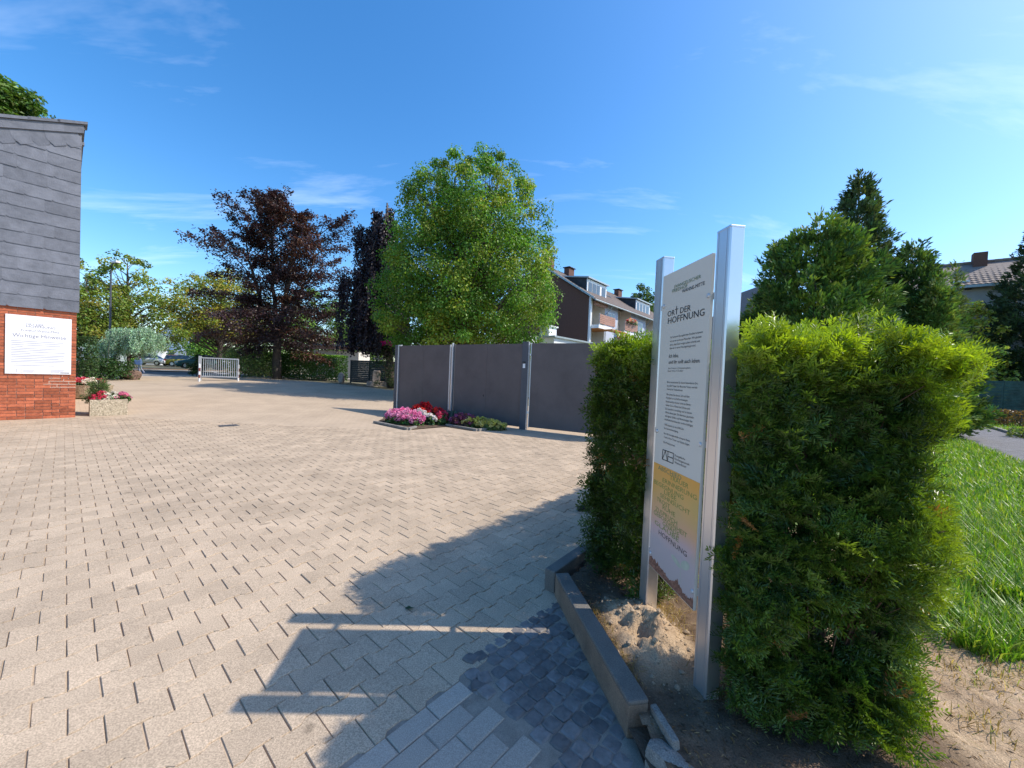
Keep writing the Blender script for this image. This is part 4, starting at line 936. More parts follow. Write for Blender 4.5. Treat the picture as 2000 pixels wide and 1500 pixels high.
# slates: overlapping, laid in rising courses; top edge of the wall rises to the corner
TOP = lambda x: 6.80 + .39 * x
MB().prism([(-BW, SZ + .08), (-.02, SZ + .08), (-.02, TOP(0) - .02), (-BW, TOP(-BW) - .02)], .0, BD, 'y').build('upper_wall', M_post, lb)
CH = .275; ncs = 16
for k in range(ncs):
    z0 = SZ - .03 + k * CH; r_ = np.random.default_rng(300 + k); x = .03
    while x > -BW:
        w_ = r_.uniform(.38, .62); x0 = max(-BW, x - w_); zt = min(z0 + CH + .05, TOP(x) - .16)
        if zt - z0 > .08:
            y = -.030
            zt0 = min(z0 + CH + .05, TOP(x0) - .16)
            if zt0 - z0 > .03:
                bl = .05   # the lower left corner of each slate is rounded
                poly = [(x0 + bl, z0), (x, z0), (x, zt), (x0 - .02, zt0), (x0 - .02, z0 + bl * 1.3), (x0 + bl * .3, z0 + bl * .38)]
                n = 6; v = [(px_, y - .014 * (1 - (pz_ - z0) / (CH + .05)), pz_) for px_, pz_ in poly]; v2 = [(a, b + .007, c) for a, b, c in v]
                # neighbouring slates overlap sideways
                sk = .004 * ((x * 10) % 1)
                v = [(a, b - sk - .0025 * (a - x0) / .3, c) for a, b, c in v]; v2 = [(a, b - sk - .0025 * (a - x0) / .3, c) for a, b, c in v2]
                o = MB().add(v + v2, [tuple(range(n)), tuple(range(2 * n - 1, n - 1, -1))] + [(i, i + n, (i + 1) % n + n, (i + 1) % n) for i in range(n)]).build('slate', M_slate, lb)
        x = x0
# big raked slates under the verge, verge boards, ridge capping
for i in range(14):
    x0 = .02 - i * .24; x1 = x0 - .25
    if x1 < -BW: break
    poly = [(x1 + .10, TOP(x1) - .42), (x0 + .02, TOP(x0) - .42), (x0 - .06, TOP(x0) - .1), (x1 - .08, TOP(x1) - .1), (x1 - .02, TOP(x1) - .32)]
    MB().prism(poly[::-1], -.052 - .003 * (i % 2), -.044 - .003 * (i % 2), 'y').build('slate', M_slate, lb)
for i in range(12):
    x0 = .06 - i * .30; x1 = x0 - .30
    MB().prism([(x1, TOP(x1) - .13), (x0, TOP(x0) - .13), (x0, TOP(x0) + .06), (x1, TOP(x1) + .06)], -.085 - .004 * (i % 2), -.02, 'y').build('verge_slate', M_slate, lb)
for i in range(9):
    x0 = .12 - i * .42; x1 = x0 - .46
    MB().prism([(x1, TOP(x1) + .065), (x0, TOP(x0) + .062), (x0, TOP(x0) + .12), (x1, TOP(x1) + .135)], -.13, .25, 'y').build('roof_slate', M_slate, lb)
MB().prism([(-BW, TOP(-BW) - .02), (.08, TOP(.08) - .02), (.08, TOP(.08) + .06), (-BW, TOP(-BW) + .06)], .0, BD + .1, 'y').build('roof', M_slate, lb)
for i in range(5): MB().box(.02, .075, .05 + i * .09, .12 + i * .09, TOP(0) - .32 + i * .03 - .02, TOP(0) - .27 + i * .03).build('eaves_slate', M_slate, lb)
# notice board on the brickwork
nbd = empty('notice_board', (LC[0], LC[1], LZ), UA, 'white notice board with grey print screwed to the brick wall', 'notice board')
M_wboard = pmat('notice_white', (.80, .79, .80), .35, .02, 3)
MB().box(-1.035, -.085, -.022, -.008, .995, 2.30).build('board', M_wboard, nbd, bevel=.002)
def NT(s, x0, x1, z, cap, mat=M_print_grey): return text_obj('lettering', s, x0, x1, z, cap, mat, nbd, y=-.0235)
M_print_faint = pmat('print_faint', (.40, .48, .45), .5, 0, 1)
NT('EVANGELISCHER FRIEDHOF WANNE-MITTE', -.70, -.40, 2.195, .018, M_print_faint)
NT('ORT DER', -.76, -.50, 2.085, .045); NT('HOFFNUNG', -.75, -.33, 2.035, .05)
NT('Friedhof Wanne-Mitte', -.82, -.27, 1.945, .05); NT('Wichtige Hinweise', -.94, -.17, 1.81, .085)
ln = MB()
for z, w_ in [(1.72, .74), (1.68, .75), (1.635, .71), (1.60, .16), (1.56, .66), (1.525, .51), (1.485, .77), (1.45, .27), (1.41, .76), (1.375, .75), (1.335, .68), (1.295, .77), (1.26, .77), (1.225, .1), (1.18, .61)]: ln.box(-.955, -.955 + w_, -.0236, -.0226, z, z + .009)
for k in range(3): ln.box(-.79, -.79 + (.14, .18, .16)[k], -.0236, -.0226, 1.03 + k * .024, 1.037 + k * .024); ln.box(-.40, -.40 + (.14, .20, .22)[k], -.0236, -.0226, 1.04 + k * .026, 1.048 + k * .026)
o = ln.build('small_print', M_print_grey, nbd); o['kind'] = 'stuff'
eb = MB()
for x0, x1, z0, z1 in [(-.955, -.80, 1.095, 1.099), (-.955, -.80, 1.025, 1.029), (-.955, -.951, 1.0295, 1.0945), (-.804, -.80, 1.0295, 1.0945), (-.88, -.876, 1.0295, 1.0945), (-.8755, -.8045, 1.060, 1.064)]: eb.box(x0, x1, -.0236, -.0226, z0, z1)
o = eb.build('emblem', M_print_grey, nbd); o['kind'] = 'stuff'
MB().box(-.25, -.11, -.0236, -.0226, 1.022, 1.04).build('dark_bar', M_print_dark, nbd)

# planters by the building
M_aggr = pmat('exposed_aggregate', (.36, .28, .18), .9, .3, 30, c2=(.50, .42, .30), bump=1.0, bscale=45, speck=.35, speck_scale=60)
p = G(175, 813); pl = empty('flower_planter', (p[0], p[1], p[2]), UA, 'square exposed-aggregate planter with red white and pink flowers', 'planter')
mb = MB().box(0, .66, 0, .07, 0, .40).box(0, .66, .50, .57, 0, .40).box(0, .07, .07, .50, 0, .40).box(.59, .66, .07, .50, 0, .40); mb.build('box', M_aggr, pl); MB().box(.07, .59, .07, .50, .02, .34).build('soil', M_darksoil, pl)
def on_planter(base, lx, ly, lz): q = np.array(base) + U * lx + np.array([-U[1], U[0], 0]) * ly; return (q[0], q[1]), lz
b = p
for nm, lab, lx, ly, rx_, ry_, cols, n, sd_ in [('begonia', 'red begonias in the near planter', .20, .22, .17, .2, [(.62, .05, .10), (.68, .10, .16)], 26, 41), ('begonia', 'white begonias in the middle of the near planter', .40, .22, .12, .2, [(.78, .74, .62)], 18, 42), ('begonia', 'pink begonias at the right of the near planter', .56, .26, .12, .2, [(.75, .25, .38)], 18, 43)]:
    q, z = on_planter(b, lx, ly, .3); flower_mound(nm, lab, q, rx_, ry_, .24, cols, n, sd_, .05, base_z=.31, nleaf=220)
q, z = on_planter(b, .16, .38, .3); conifer('dwarf_conifer', 'small conical dwarf conifer growing in the near planter', (q[0], q[1], b[2] + .3), .62, .20, 44, (.08, .12, .04), 3600, .05)
p2 = G(178, 777); pr = empty('round_planter', p2, 0, 'round concrete tub with red and white flowers behind the square planter', 'planter')
MB().lathe([(.36, 0), (.42, .02), (.50, .36), (.52, .42), (.46, .42), (.42, .36)], 24).build('tub', M_aggr, pr, smooth=False)
flower_mound('begonia', 'red and pink begonias in the round tub', (p2[0] - .1, p2[1] - .05), .42, .4, .26, [(.68, .08, .12), (.70, .12, .18), (.75, .3, .4)], 44, 45, .055, base_z=.38, nleaf=300)
flower_mound('begonia', 'white begonias at the front of the round tub', (p2[0] + .16, p2[1] - .22), .24, .16, .24, [(.80, .76, .66)], 22, 46, .055, base_z=.38, nleaf=80)

# ------------------------------------------------------------------ barrier gate, bollards, rocks, grave cross
ba, bb = at(391, 733, 21.2), at(466, 733, 22.0); ba[2] = float(gz(ba[0], ba[1])); d = bb - ba; BL = float(np.linalg.norm(d[:2]))
bg = empty('barrier_gate', ba, math.atan2(d[1], d[0]), 'white barred swing gate standing across the court entrance', 'gate')
MB().box(-.08, .05, -.06, .06, -.1, 1.34).build('post', M_galv, bg, bevel=.01)
MB().box(.06, BL, -.03, .03, 1.22, 1.28).build('top_rail', M_galv, bg); MB().box(.06, BL, -.03, .03, .20, .26).build('bottom_rail', M_galv, bg); MB().box(BL - .05, BL, -.031, .031, .26, 1.22).build('stile', M_galv, bg)
for k in range(17): x = .14 + k * (BL - .24) / 16; MB().tube([(x, 0, .26), (x, 0, 1.22)], .016, 6).build('bar', M_galv, bg)
MB().tube([(.5, -.05, .52), (.8, -.06, .42), (1.1, -.05, .40), (1.35, -.05, .42)], .012, 5).build('chain', M_galv, bg)
def bollard(px, py, label):
    q = G(px, py); t = empty('bollard', q, 0, label, 'bollard', 'red and white bollards at the entrance'); M_r = MATS.get('bollard_red') or pmat('bollard_red', (.20, .06, .05), .5, .2, 6)
    for k in range(5): MB().lathe([(.045, -.1 if k == 0 else k * .18), (.045, (k + 1) * .18 - (.001 if k < 4 else 0))], 12).build('band', M_white if k % 2 == 0 else M_r, t, smooth=False)
    MB().lathe([(.046, .90), (.04, .93), (.015, .945)], 12).build('cap', M_white, t)
bollard(389, 745, 'striped red and white bollard left of the barred gate'); bollard(465, 744, 'striped red and white bollard right of the barred gate')
def rock(label, px, py, rx, ry, rz_, seed, mat, squash=1.0, sink=.05):
    r = np.random.default_rng(seed); bm = bmesh.new(); bmesh.ops.create_icosphere(bm, subdivisions=3, radius=1)
    ds = unit(r.normal(0, 1, (14, 3))); hs = r.uniform(.62, .95, 14)
    for v in bm.verts:
        c = np.array(v.co); 
        for d_, h_ in zip(ds, hs):
            e = c @ d_
            if e > h_: c = c - d_ * (e - h_)
        v.co = Vector(c * np.array([rx, ry, rz_]) * (1 + r.normal(0, .012)))
    me = bpy.data.meshes.new('rock'); bm.to_mesh(me); bm.free(); me.materials.append(mat); o = link(bpy.data.objects.new('boulder', me)); q = G(px, py); o.location = (q[0], q[1], q[2] + rz_ * .8 - sink); return tag(o, label, 'rock')
M_rock = pmat('pale_rock', (.34, .28, .24), .9, .3, 6, bump=.6, bscale=20); M_rock2 = pmat('brown_rock', (.20, .13, .10), .9, .3, 5, bump=.6, bscale=15)
rock('pale upright boulder in the shade beside the dark fence', 667, 747, .27, .25, .42, 1, M_rock)
rock('small rounded boulder in the shade right of the clipped hedge', 629, 742, .42, .3, .26, 2, M_rock)
rock('low brown peaked boulder at the entrance beside the weeping cedar', 256, 741, .46, .36, .34, 3, M_rock2)
q = G(735, 752); gr = empty('gravestone', q, .2, 'grey stone pillar on a broad base in the shade by the fence', 'gravestone')
MB().bevbox(-.55, .75, -.4, .4, -.1, .26, .03).build('base', M_rock, gr); MB().bevbox(-.22, .22, -.2, .2, .26, .98, .06).build('pillar', M_rock, gr)
q2 = at(736, 752, 26.4); cz = empty('grave_cross', (q2[0], q2[1], float(gz(q2[0], q2[1]))), .2, 'slender white cross standing behind the stone pillar', 'cross')
MB().box(-.075, .075, -.05, .05, 1.02, 2.10).build('upright', M_white, cz); MB().box(-.32, .32, -.045, .045, 1.66, 1.80).build('crossbar', M_white, cz); MB().box(-.05, .05, -.05, .05, -.1, 1.02).build('foot', M_post, cz)

# dark slatted fence with gate behind the cross
M_dslat = pmat('dark_green_slat', (.035, .045, .045), .6, .2, 3)
def slat_fence(name, label, a, b, h, mat, nsl, post_every=1.9, cat='fence', t=.02, gapf=.12, zoff=0):
    a = np.array(a[:2], float); b = np.array(b[:2], float); d = b - a; L = float(np.linalg.norm(d)); z = float(gz(*((a + b) / 2))) + zoff; r = empty(name, (a[0], a[1], z), math.atan2(d[1], d[0]), label, cat)
    npst = max(1, round(L / post_every)); w = L / npst
    for k in range(npst + 1): MB().box(k * w - .04, k * w + .04, -.04, .04, -.3, h + .06).build('post', mat, r)
    sh = h / nsl; sm = None
    for k in range(npst):
        for s in range(nsl):
            if sm is None: o = sm = MB().box(.042, w - .042, -t / 2, t / 2, 0, sh * (1 - gapf)).build('slat', mat, r)
            else: o = link(bpy.data.objects.new('slat', sm.data), r)
            o.location = (k * w, 0, .05 + s * sh)
    return r
slat_fence('slatted_fence', 'dark slatted fence in the deep shade behind the grave cross', at(685, 740, 27.2), at(800, 740, 25.0), 1.55, M_dslat, 12, gapf=.03)

# ------------------------------------------------------------------ hedges and shrubs of the middle distance
box_hedge('clipped_hedge', 'long clipped green hedge with sunlit top right of the copper beech trunk', at(552, 735, 29.0), at(668, 740, 27.6), 1.1, 1.75, .085, (.045, .10, .02), 51, lit_top_colour=(.20, .36, .04))  # lighter top leaves paint in the sunlight
box_hedge('clipped_hedge', 'clipped hedge in shade left of the copper beech trunk', at(498, 733, 30.0), at(548, 735, 29.3), 1.1, 1.70, .085, (.05, .09, .02), 52, lit_top_colour=(.18, .30, .04))
box_hedge('clipped_hedge', 'narrow tall clipped hedge beside the corner of the brick building', at(146, 720, 15.0), at(166, 735, 15.4), 1.0, 1.95, .07, (.04, .075, .022), 53)
def shrub(name, label, px, py, Y, R, H, colour, seed, K=46, per=60, size=.08, alt=None, altp=.2, cat='shrub', mat=None, trunk=.03):
    q = at(px, py, Y); q[2] = float(gz(q[0], q[1])); return broadleaf(name, label, q, H, .15, [(0, R * .8), (.3, R), (.7, R * .85), (1, R * .35)], trunk, K, per, size, colour, seed, rad=R * .42, cat=cat, alt=alt, altp=altp, multi=4, mat=mat)
shrub('leafy_shrub', 'pale green leafy shrub behind the right bollard', 478, 730, 26.5, 1.7, 2.0, (.15, .20, .06), 61, 70, 70, .085)
shrub('dark_shrub', 'dark green low shrub at the foot of the weeping cedar', 205, 733, 18.6, 1.0, 1.05, (.035, .075, .02), 62, 60, 60, .09)
shrub('dark_shrub', 'dark shrub left of the barred gate post', 384, 730, 24.5, .5, 1.35, (.03, .06, .02), 63, 40, 60, .08)
shrub('pink_bush', 'bush with vivid pink blossom behind the left fence end', 756, 740, 24.0, .9, 3.0, (.05, .08, .03), 64, 50, 60, .08)
flower_mound('pink_blossom', 'cluster of magenta blossom glowing in the dark foliage above the fence', (at(755, 662, 23.2)[0], at(755, 662, 23.2)[1]), .3, .3, .45, [(.75, .03, .30), (.80, .06, .38)], 40, 65, .10, base_z=at(755, 675, 23.2)[2] - .55, nleaf=60)

# ------------------------------------------------------------------ trees
q = at(893, 720, 20.0); q[2] = float(gz(q[0], q[1]))
broadleaf('linden_tree', 'large rounded green tree with yellowish leaf tips behind the grey fence', q + np.array([.35, 0, 0]), 12.4, 2.1, [(0, 2.6), (.08, 3.4), (.22, 3.85), (.4, 3.85), (.6, 3.5), (.78, 2.95), (.9, 2.3), (.97, 1.6), (1, 1.0)], .24, 760, 160, .105, (.10, .20, .024), 71, rad=.70, alt=(.22, .28, .035), altp=.26, droop=.8, flat=.75, shell=.34, multi=6, branch_share=.6)
q = G(540, 738)
spray_tree('copper_beech', 'copper beech with dark purple feathery foliage beside the barred gate', q, 12.6, .28, 150, [(.12, 3.0), (.22, 3.9), (.4, 4.0), (.58, 3.7), (.72, 3.2), (.84, 2.6), (.94, 1.8), (1, 1.1)], .14, (.036, .020, .019), 72, alt=(.075, .036, .022), altp=.35, mat=M_dark_leaf, ang=(2, 50), sub=10, per=26, zs=.18, leaders=[(-.9, .3, .98), (1.4, -.4, .90), (2.6, .4, .85), (-2.3, -.5, .82), (.3, 1.0, .86)])
# weeping beech: arching limbs with hanging curtains
q = at(764, 745, 24.3); q[2] = float(gz(q[0], q[1])); wb = empty('weeping_beech', q, 0, 'dark purple weeping beech with hanging curtains between copper beech and green tree', 'tree')
r_ = np.random.default_rng(73); st = []; ln_ = []; polys = [(polyline((0, 0, -.1), (-.7, .2, 11.6), r_, .03, 10), .26, .05, 8)]
for i in range(46):
    a = i * 2.4 + r_.normal(0, .2); t = (i + .5) / 46; z0 = 2.6 + 8.0 * t; R_ = (3.0 - 2.1 * t) * r_.uniform(.6, 1.1)
    if i == 45: z0 = 11.0
    p0 = np.array([.8 * z0 / 10.6 - 1.5 * min(1, z0 / 5), .1, z0]); k = 9; s = np.linspace(0, 1, k)[:, None]
    pts = p0 + np.array([math.cos(a), math.sin(a), 0]) * R_ * s + np.array([0, 0, 1.]) * (1.5 * s - 2.1 * s ** 2) * (.9 + .4 * t); polys.append((pts, .05, .012, 5))
    for j in range(15):
        f_ = r_.uniform(.15, 1); pp = np.array([np.interp(f_ * (k - 1), np.arange(k), pts[:, c]) for c in range(3)]) + r_.normal(0, .12, 3); st.append(pp); ln_.append(max(.2, min(pp[2] - r_.uniform(1.9, 2.7), r_.uniform(1.0, 4.2))))
for (az, R_, zt) in ((math.pi * .98, 1.9, 9.9), (math.pi * 1.05, 1.7, 10.0), (math.pi * 1.05, 2.6, 7.2), (math.pi * .9, 2.9, 6.9), (math.pi * 1.1, .7, 11.0)):
    s = np.linspace(0, 1, 9)[:, None]; p0 = np.array([-.85, .1, zt - .6]); pts = p0 + np.array([math.cos(az), math.sin(az), 0]) * R_ * s + np.array([0, 0, 1.]) * (2.4 * s - 2.6 * s ** 2); polys.append((pts, .04, .01, 5))
    for j in range(22): pp = np.array([np.interp(r_.uniform(.3, 1) * 8, np.arange(9), pts[:, c]) for c in range(3)]) + r_.normal(0, .08, 3); st.append(pp); ln_.append(r_.uniform(.6, 2.4))
Cloud().add(strands(np.array(st), ln_, r_, .07, .13, (.022, .016, .02), .07, per=3)).build('crown', M_dark_leaf, wb); wood(polys, 'trunk', wb)
# blue weeping cedar
q = at(250, 730, 19.6); q[2] = float(gz(q[0], q[1])); wc = empty('weeping_cedar', q, 0, 'blue-green weeping cedar draped over a frame at the entrance', 'tree')
r_ = np.random.default_rng(74); st = []; ln_ = []; polys = [(polyline((-.9, 0, -.1), (-.6, 0, 2.2), r_, .05, 5), .13, .08, 7), (polyline((-.6, 0, 2.1), (1.0, .1, 2.4), r_, .08, 7), .08, .03, 6)]
for cI in range(34):
    cx, cy = r_.uniform(-.75, 1.15), r_.normal(0, .45); ctop = 2.62 - .13 * (cx - .5) ** 2 - .3 * abs(cy) + r_.normal(0, .10); cl_ = r_.uniform(.7, 1.2)
    for i in range(13): st.append((cx + r_.normal(0, .13), cy + r_.normal(0, .13), ctop - abs(r_.normal(0, .07)))); ln_.append(cl_ * r_.uniform(.45, 1.1))
for i in range(90): x = r_.uniform(-1.9, -.7); st.append((x, r_.normal(0, .4), 1.6 + .25 * (x + 1.8) + .1 * r_.normal())); ln_.append(r_.uniform(.3, .8))
Cloud().add(strands(np.array(st), ln_, r_,   .035, .075, (.21, .31, .22), .035, per=4, asp=.2, sway=.12)).build('crown', M_conifer, wc); wood(polys, 'trunk', wc)
def tree_px(name, label, px, Y, top_py, wid_px, colour, seed, K=150, per=90, size=.16, z0f=.22, trunk=.22, alt=None, altp=.2, rad=.8, base_py=735, **kw):
    q = at(px, base_py, Y); q[2] = float(gz(q[0], q[1])); top = at(px, top_py, Y)[2] - q[2]; R = wid_px / 2 * Y / F_PX
    return broadleaf(name, label, q, top, top * z0f, [(0, R * .7), (.2, R), (.55, R * .9), (.8, R * .6), (1, R * .15)], trunk, K, per, size, colour, seed, rad=rad, alt=alt, altp=altp, **kw)
tree_px('maple_tree', 'loose open tree with bare top twigs behind the street lamp', 245, 31, 492, 215, (.13, .185, .03), 81, 190, 62, .17, .2, .3, (.24, .26, .04), .3, .72, shell=.55)
tree_px('maple_tree', 'yellow-green tree left of the copper beech', 428, 37, 522, 170, (.19, .22, .04), 82, 220, 70, .18, .34, .3, (.32, .28, .045), .35, .9)
tree_px('maple_tree', 'green tree at the corner of the brick building left of the street lamp', 165, 28, 520, 130, (.15, .20, .035), 83, 120, 70, .16, .2, .2, (.18, .17, .03), .3, .7)
tree_px('young_tree', 'bright green young tree in front of the white house', 400, 45, 632, 56, (.15, .28, .05), 84, 80, 80, .2, .2, .12, None, 0, .9)
tree_px('background_tree', 'green tree filling the gap right behind the copper beech', 610, 44, 560, 170, (.13, .22, .04), 85, 140, 80, .22, .1, .3, None, 0, 1.1)
tree_px('background_tree', 'green tree seen through the weeping beech', 700, 46, 585, 170, (.11, .18, .04), 86, 140, 80, .22, .1, .3, None, 0, 1.1)
tree_px('background_tree', 'distant green tree behind the yellow-green tree left of the beech', 480, 58, 600, 260, (.11, .17, .04), 87, 170, 80, .28, .05, .3, None, 0, 1.4)
tree_px('background_tree', 'distant green trees low behind the weeping cedar', 175, 44, 610, 150, (.15, .27, .045), 88, 120, 80, .22, .05, .3, None, 0, 1.1)
tree_px('background_tree', 'dark round tree behind the dormers of the apartment house', 1243, 62, 556, 150, (.06, .105, .025), 89, 330, 80, .3, .1, .4, None, 0, 1.2)
q = np.array([-21.5, 15.5, .5]); top = at(20, 163, 15.5)[2]
broadleaf('roof_tree', 'dark green tree top rising behind the slate roof', (at(5, 400, 13.0)[0], 13.0, .4), at(15, 160, 13.0)[2] - .4, 4.5, [(0, 1.0), (.4, 1.3), (.8, 1.2), (1, .8)], .2, 420, 120, .12, (.075, .135, .022), 90, rad=.36, branch_share=.3)

# right side conifers
def cpx(px, Y, py=800): q = at(px, py, Y); q[2] = float(gz(q[0], q[1])) ; return q
def ch(px, py, Y): return at(px, py, Y)[2]
conifer('false_cypress', 'broad dark green conifer just right of the tall sign post', cpx(1575, 12.0), ch(1575, 432, 12.0), 2.6, 101, (.055, .105, .024), 78000, .18, alt=(.13, .19, .03), blunt=.5)
conifer('false_cypress', 'tallest narrow dark conifer in the group right of the sign', cpx(1652, 14.5), ch(1652, 345, 14.5), 1.75, 102, (.045, .08, .034), 62000, .17, alt=(.07, .09, .03), blunt=.2)
conifer('false_cypress', 'middle-sized conifer right of the tallest one', cpx(1765, 13.5), ch(1768, 482, 13.5), 1.6, 103, (.055, .10, .027), 46000, .17, alt=(.12, .17, .035), blunt=.3)
conifer('false_cypress', 'small light green conifer in front of the tiled roof', cpx(1812, 12.6), ch(1815, 535, 12.6), .8, 104, (.13, .19, .045), 22000, .15, alt=(.15, .17, .04), blunt=.3)
conifer('false_cypress', 'slim conifer sprig beside the small light green conifer', cpx(1850, 13.5), ch(1856, 515, 13.5), .36, 107, (.11, .14, .05), 9000, .13, blunt=.2)
conifer('dark_spruce', 'dark conifer cut by the right edge of the picture', cpx(2018, 25.0), ch(2005, 440, 25.0), 2.9, 105, (.03, .05, .022), 36000, .28, blunt=.4)
tree_px('golden_shrub_tree', 'small sunlit yellow-green tree in front of the green fence', 1880, 25.5, 588, 120, (.20, .24, .045), 106, 130, 70, .16, .12, .06, (.32, .30, .05), .4, .62, base_py=815)

# ------------------------------------------------------------------ right side: green fence, beds, grass
M_gslat = pmat('green_screen_strip', (.03, .075, .07), .5, .35, 3, c2=(.045, .10, .09))
fa_, fb_ = at(1868, 822, 23.0), at(2060, 822, 19.0)
slat_fence('screen_fence', 'dark green strip fence with a pale top edge at the right', fa_, fb_, 2.25, M_gslat, 13, 2.4, gapf=.05)
box_hedge('dry_shrub', 'brown dry low shrub in front of the green fence', at(1945, 815, 19.0), at(2010, 820, 17.5), .8, .75, .09, (.12, .075, .035), 111, 160, cat='shrub')
box_hedge('bed_plants', 'low mixed green plants beside the gravel path', at(1975, 850, 13.5), at(2050, 850, 12.8), 1.0, .35, .08, (.12, .15, .04), 112, 160, cat='plants')
pe0, pe1 = at(1925, 835, 17.5), at(1995, 858, 13.4)
o = MB().box(0, float(np.linalg.norm((pe1 - pe0)[:2])), -.05, .05, 0, .09).build('edging_stone', M_kerb2, None); o.location = (pe0[0], pe0[1], .06); o.rotation_euler = (0, 0, math.atan2(pe1[1] - pe0[1], pe1[0] - pe0[0])); tag(o, 'pale stone edging along the far side of the gravel path', 'edging')
def grass(name, xy, hmin, hmax, wid, cols, seed, bend=.6, z0=.05, label='grass', parent=None):
    r = np.random.default_rng(seed); n = len(xy); a = r.random(n) * 6.283; l = r.uniform(hmin, hmax, n); be = r.uniform(.15, bend, n); d = np.stack([np.cos(a), np.sin(a)], -1); s = np.stack([-d[:, 1], d[:, 0]], -1)
    w = wid * r.uniform(.6, 1.3, n)
    def pt(t, k): hgt = l * t * (1 - .35 * be * t); ou = l * be * t ** 2; return np.c_[xy + d * ou[:, None] + s * (w * k)[:, None], z0 + hgt]
    v = np.stack([pt(0, -1), pt(0, 1), pt(.55, .85), pt(.55, -.85), pt(1, 0)], 1).reshape(-1, 3)
    i = np.arange(n)[:, None] * 5; f4 = i + np.array([0, 1, 2, 3]); f3 = i + np.array([3, 2, 4])
    c = np.asarray(cols)[r.integers(0, len(cols), n)] * (1 + r.normal(0, .2, (n, 1))); c = np.repeat(np.clip(c, .01, .8), 5, 0)
    o = np_obj(name, v, [f4, f3], M_grass, parent, c); return tag(o, label, 'grass', kind='stuff')
r_ = np.random.default_rng(121)
def wedge(n, y0, y1, k0, k1, pw=1.0):
    y = y0 + (y1 - y0) * r_.random(n) ** pw; return np.c_[y * r_.uniform(k0, k1, n), y]
GC = [(.12, .26, .018), (.17, .32, .025), (.22, .34, .03), (.09, .20, .022), (.30, .36, .06)]
g1 = wedge(21000, 2.0, 4.6, .98, 1.55); g1 = g1[(g1[:, 0] > 2.36 + .45 * (2.6 - g1[:, 1]) + .28 * (N1(g1[:, 0], g1[:, 1]) - .5)) & (g1[:, 0] > .9) & (N2(g1[:, 0] * .4, g1[:, 1] * .4) > .22)]
grass('lawn_grass', g1, .07, .26, .0042, GC, 122, .9, label='long tousled lawn grass right of the front hedge')
offp = lambda g: (g - PN) @ V[:2]
g2 = wedge(42000, 4.2, 14.0, .7, 1.5); g2 = g2[(offp(g2) < .03) & (offp(g2) > -6.5)]
grass('lawn_grass', g2, .06, .18, .0065, GC, 123, .8, label='lawn grass stretching back to the gravel path')
g3 = wedge(20000, 10.0, 24.0, .9, 1.5); grass('lawn_grass', g3[offp(g3) > 1.95], .06, .16, .012, GC, 124, .8, label='lawn grass beyond the gravel path')
DRY = [(.34, .24, .10), (.42, .32, .15), (.28, .18, .07), (.20, .22, .06)]
g4 = np.concatenate([np.c_[r_.normal(2.42, .16, 330), r_.normal(1.86, .12, 330)], np.c_[r_.normal(2.1, .10, 90), r_.normal(1.62, .05, 90)], np.c_[r_.uniform(1.8, 2.5, 60), r_.uniform(1.4, 2.0, 60)]]); grass('dry_grass', g4, .02, .085, .0017, DRY, 125, 1.9, .08, label='dry straw-like grass on the sand at the bottom right')
t_ = r_.random(520); kx = K0 + np.outer(t_, K1 - K0) + np.outer(.115 + .05 * r_.random(520) ** 2, KN)
g5 = np.concatenate([kx[(t_ > .3) & (t_ < .85)], np.c_[r_.normal(.98, .07, 380), r_.normal(2.28, .12, 380)]]); grass('dry_grass', g5, .02, .075, .0016, DRY[:3], 126, 1.7, .09, label='dry straw along the kerb and around the sign feet')
lx_ = np.concatenate([np.c_[r_.uniform(.5, 1.9, 900), r_.uniform(1.3, 1.75, 900)], np.c_[r_.uniform(.45, 1.1, 900), r_.uniform(2.2, 2.9, 900)], np.c_[r_.uniform(1.6, 2.6, 350), r_.uniform(1.35, 2.2, 350)]])
lx_ = lx_[right_of_kerb(lx_[:, 0], lx_[:, 1])]; nl_ = len(lx_); la_ = r_.random(nl_) * 6.283
LP_ = np.c_[lx_, soil_h(lx_[:, 0], lx_[:, 1]) + .003]; LA_ = np.c_[np.cos(la_), np.sin(la_), r_.normal(0, .12, nl_)]; LN_ = np.c_[r_.normal(0, .3, (nl_, 2)), np.ones(nl_)]
LL_ = r_.uniform(.008, .034, nl_); v_, f_, c_ = leaves(LP_, LA_, LN_, LL_, LL_ * r_.uniform(.05, .16, nl_), np.array([[.20, .11, .05], [.10, .06, .035], [.30, .20, .10], [.06, .045, .03]])[r_.integers(0, 4, nl_)])
tag(np_obj('needle_litter', v_, [f_], M_leaf, None, c_), 'brown needle litter and bits of twig on the soil under the hedges', 'litter', kind='stuff')
g6 = np.c_[r_.uniform(2.0, 3.0, 900), r_.uniform(1.5, 2.7, 900)]; g6 = g6[(g6[:, 0] > 2.10 + .45 * (2.6 - g6[:, 1]) + .5 * (N1(g6[:, 0], g6[:, 1]) - .5))]
grass('stray_grass', g6, .025, .10, .003, GC + DRY, 127, 1.3, .07, label='thin stray grass at the ragged edge between lawn and sand')
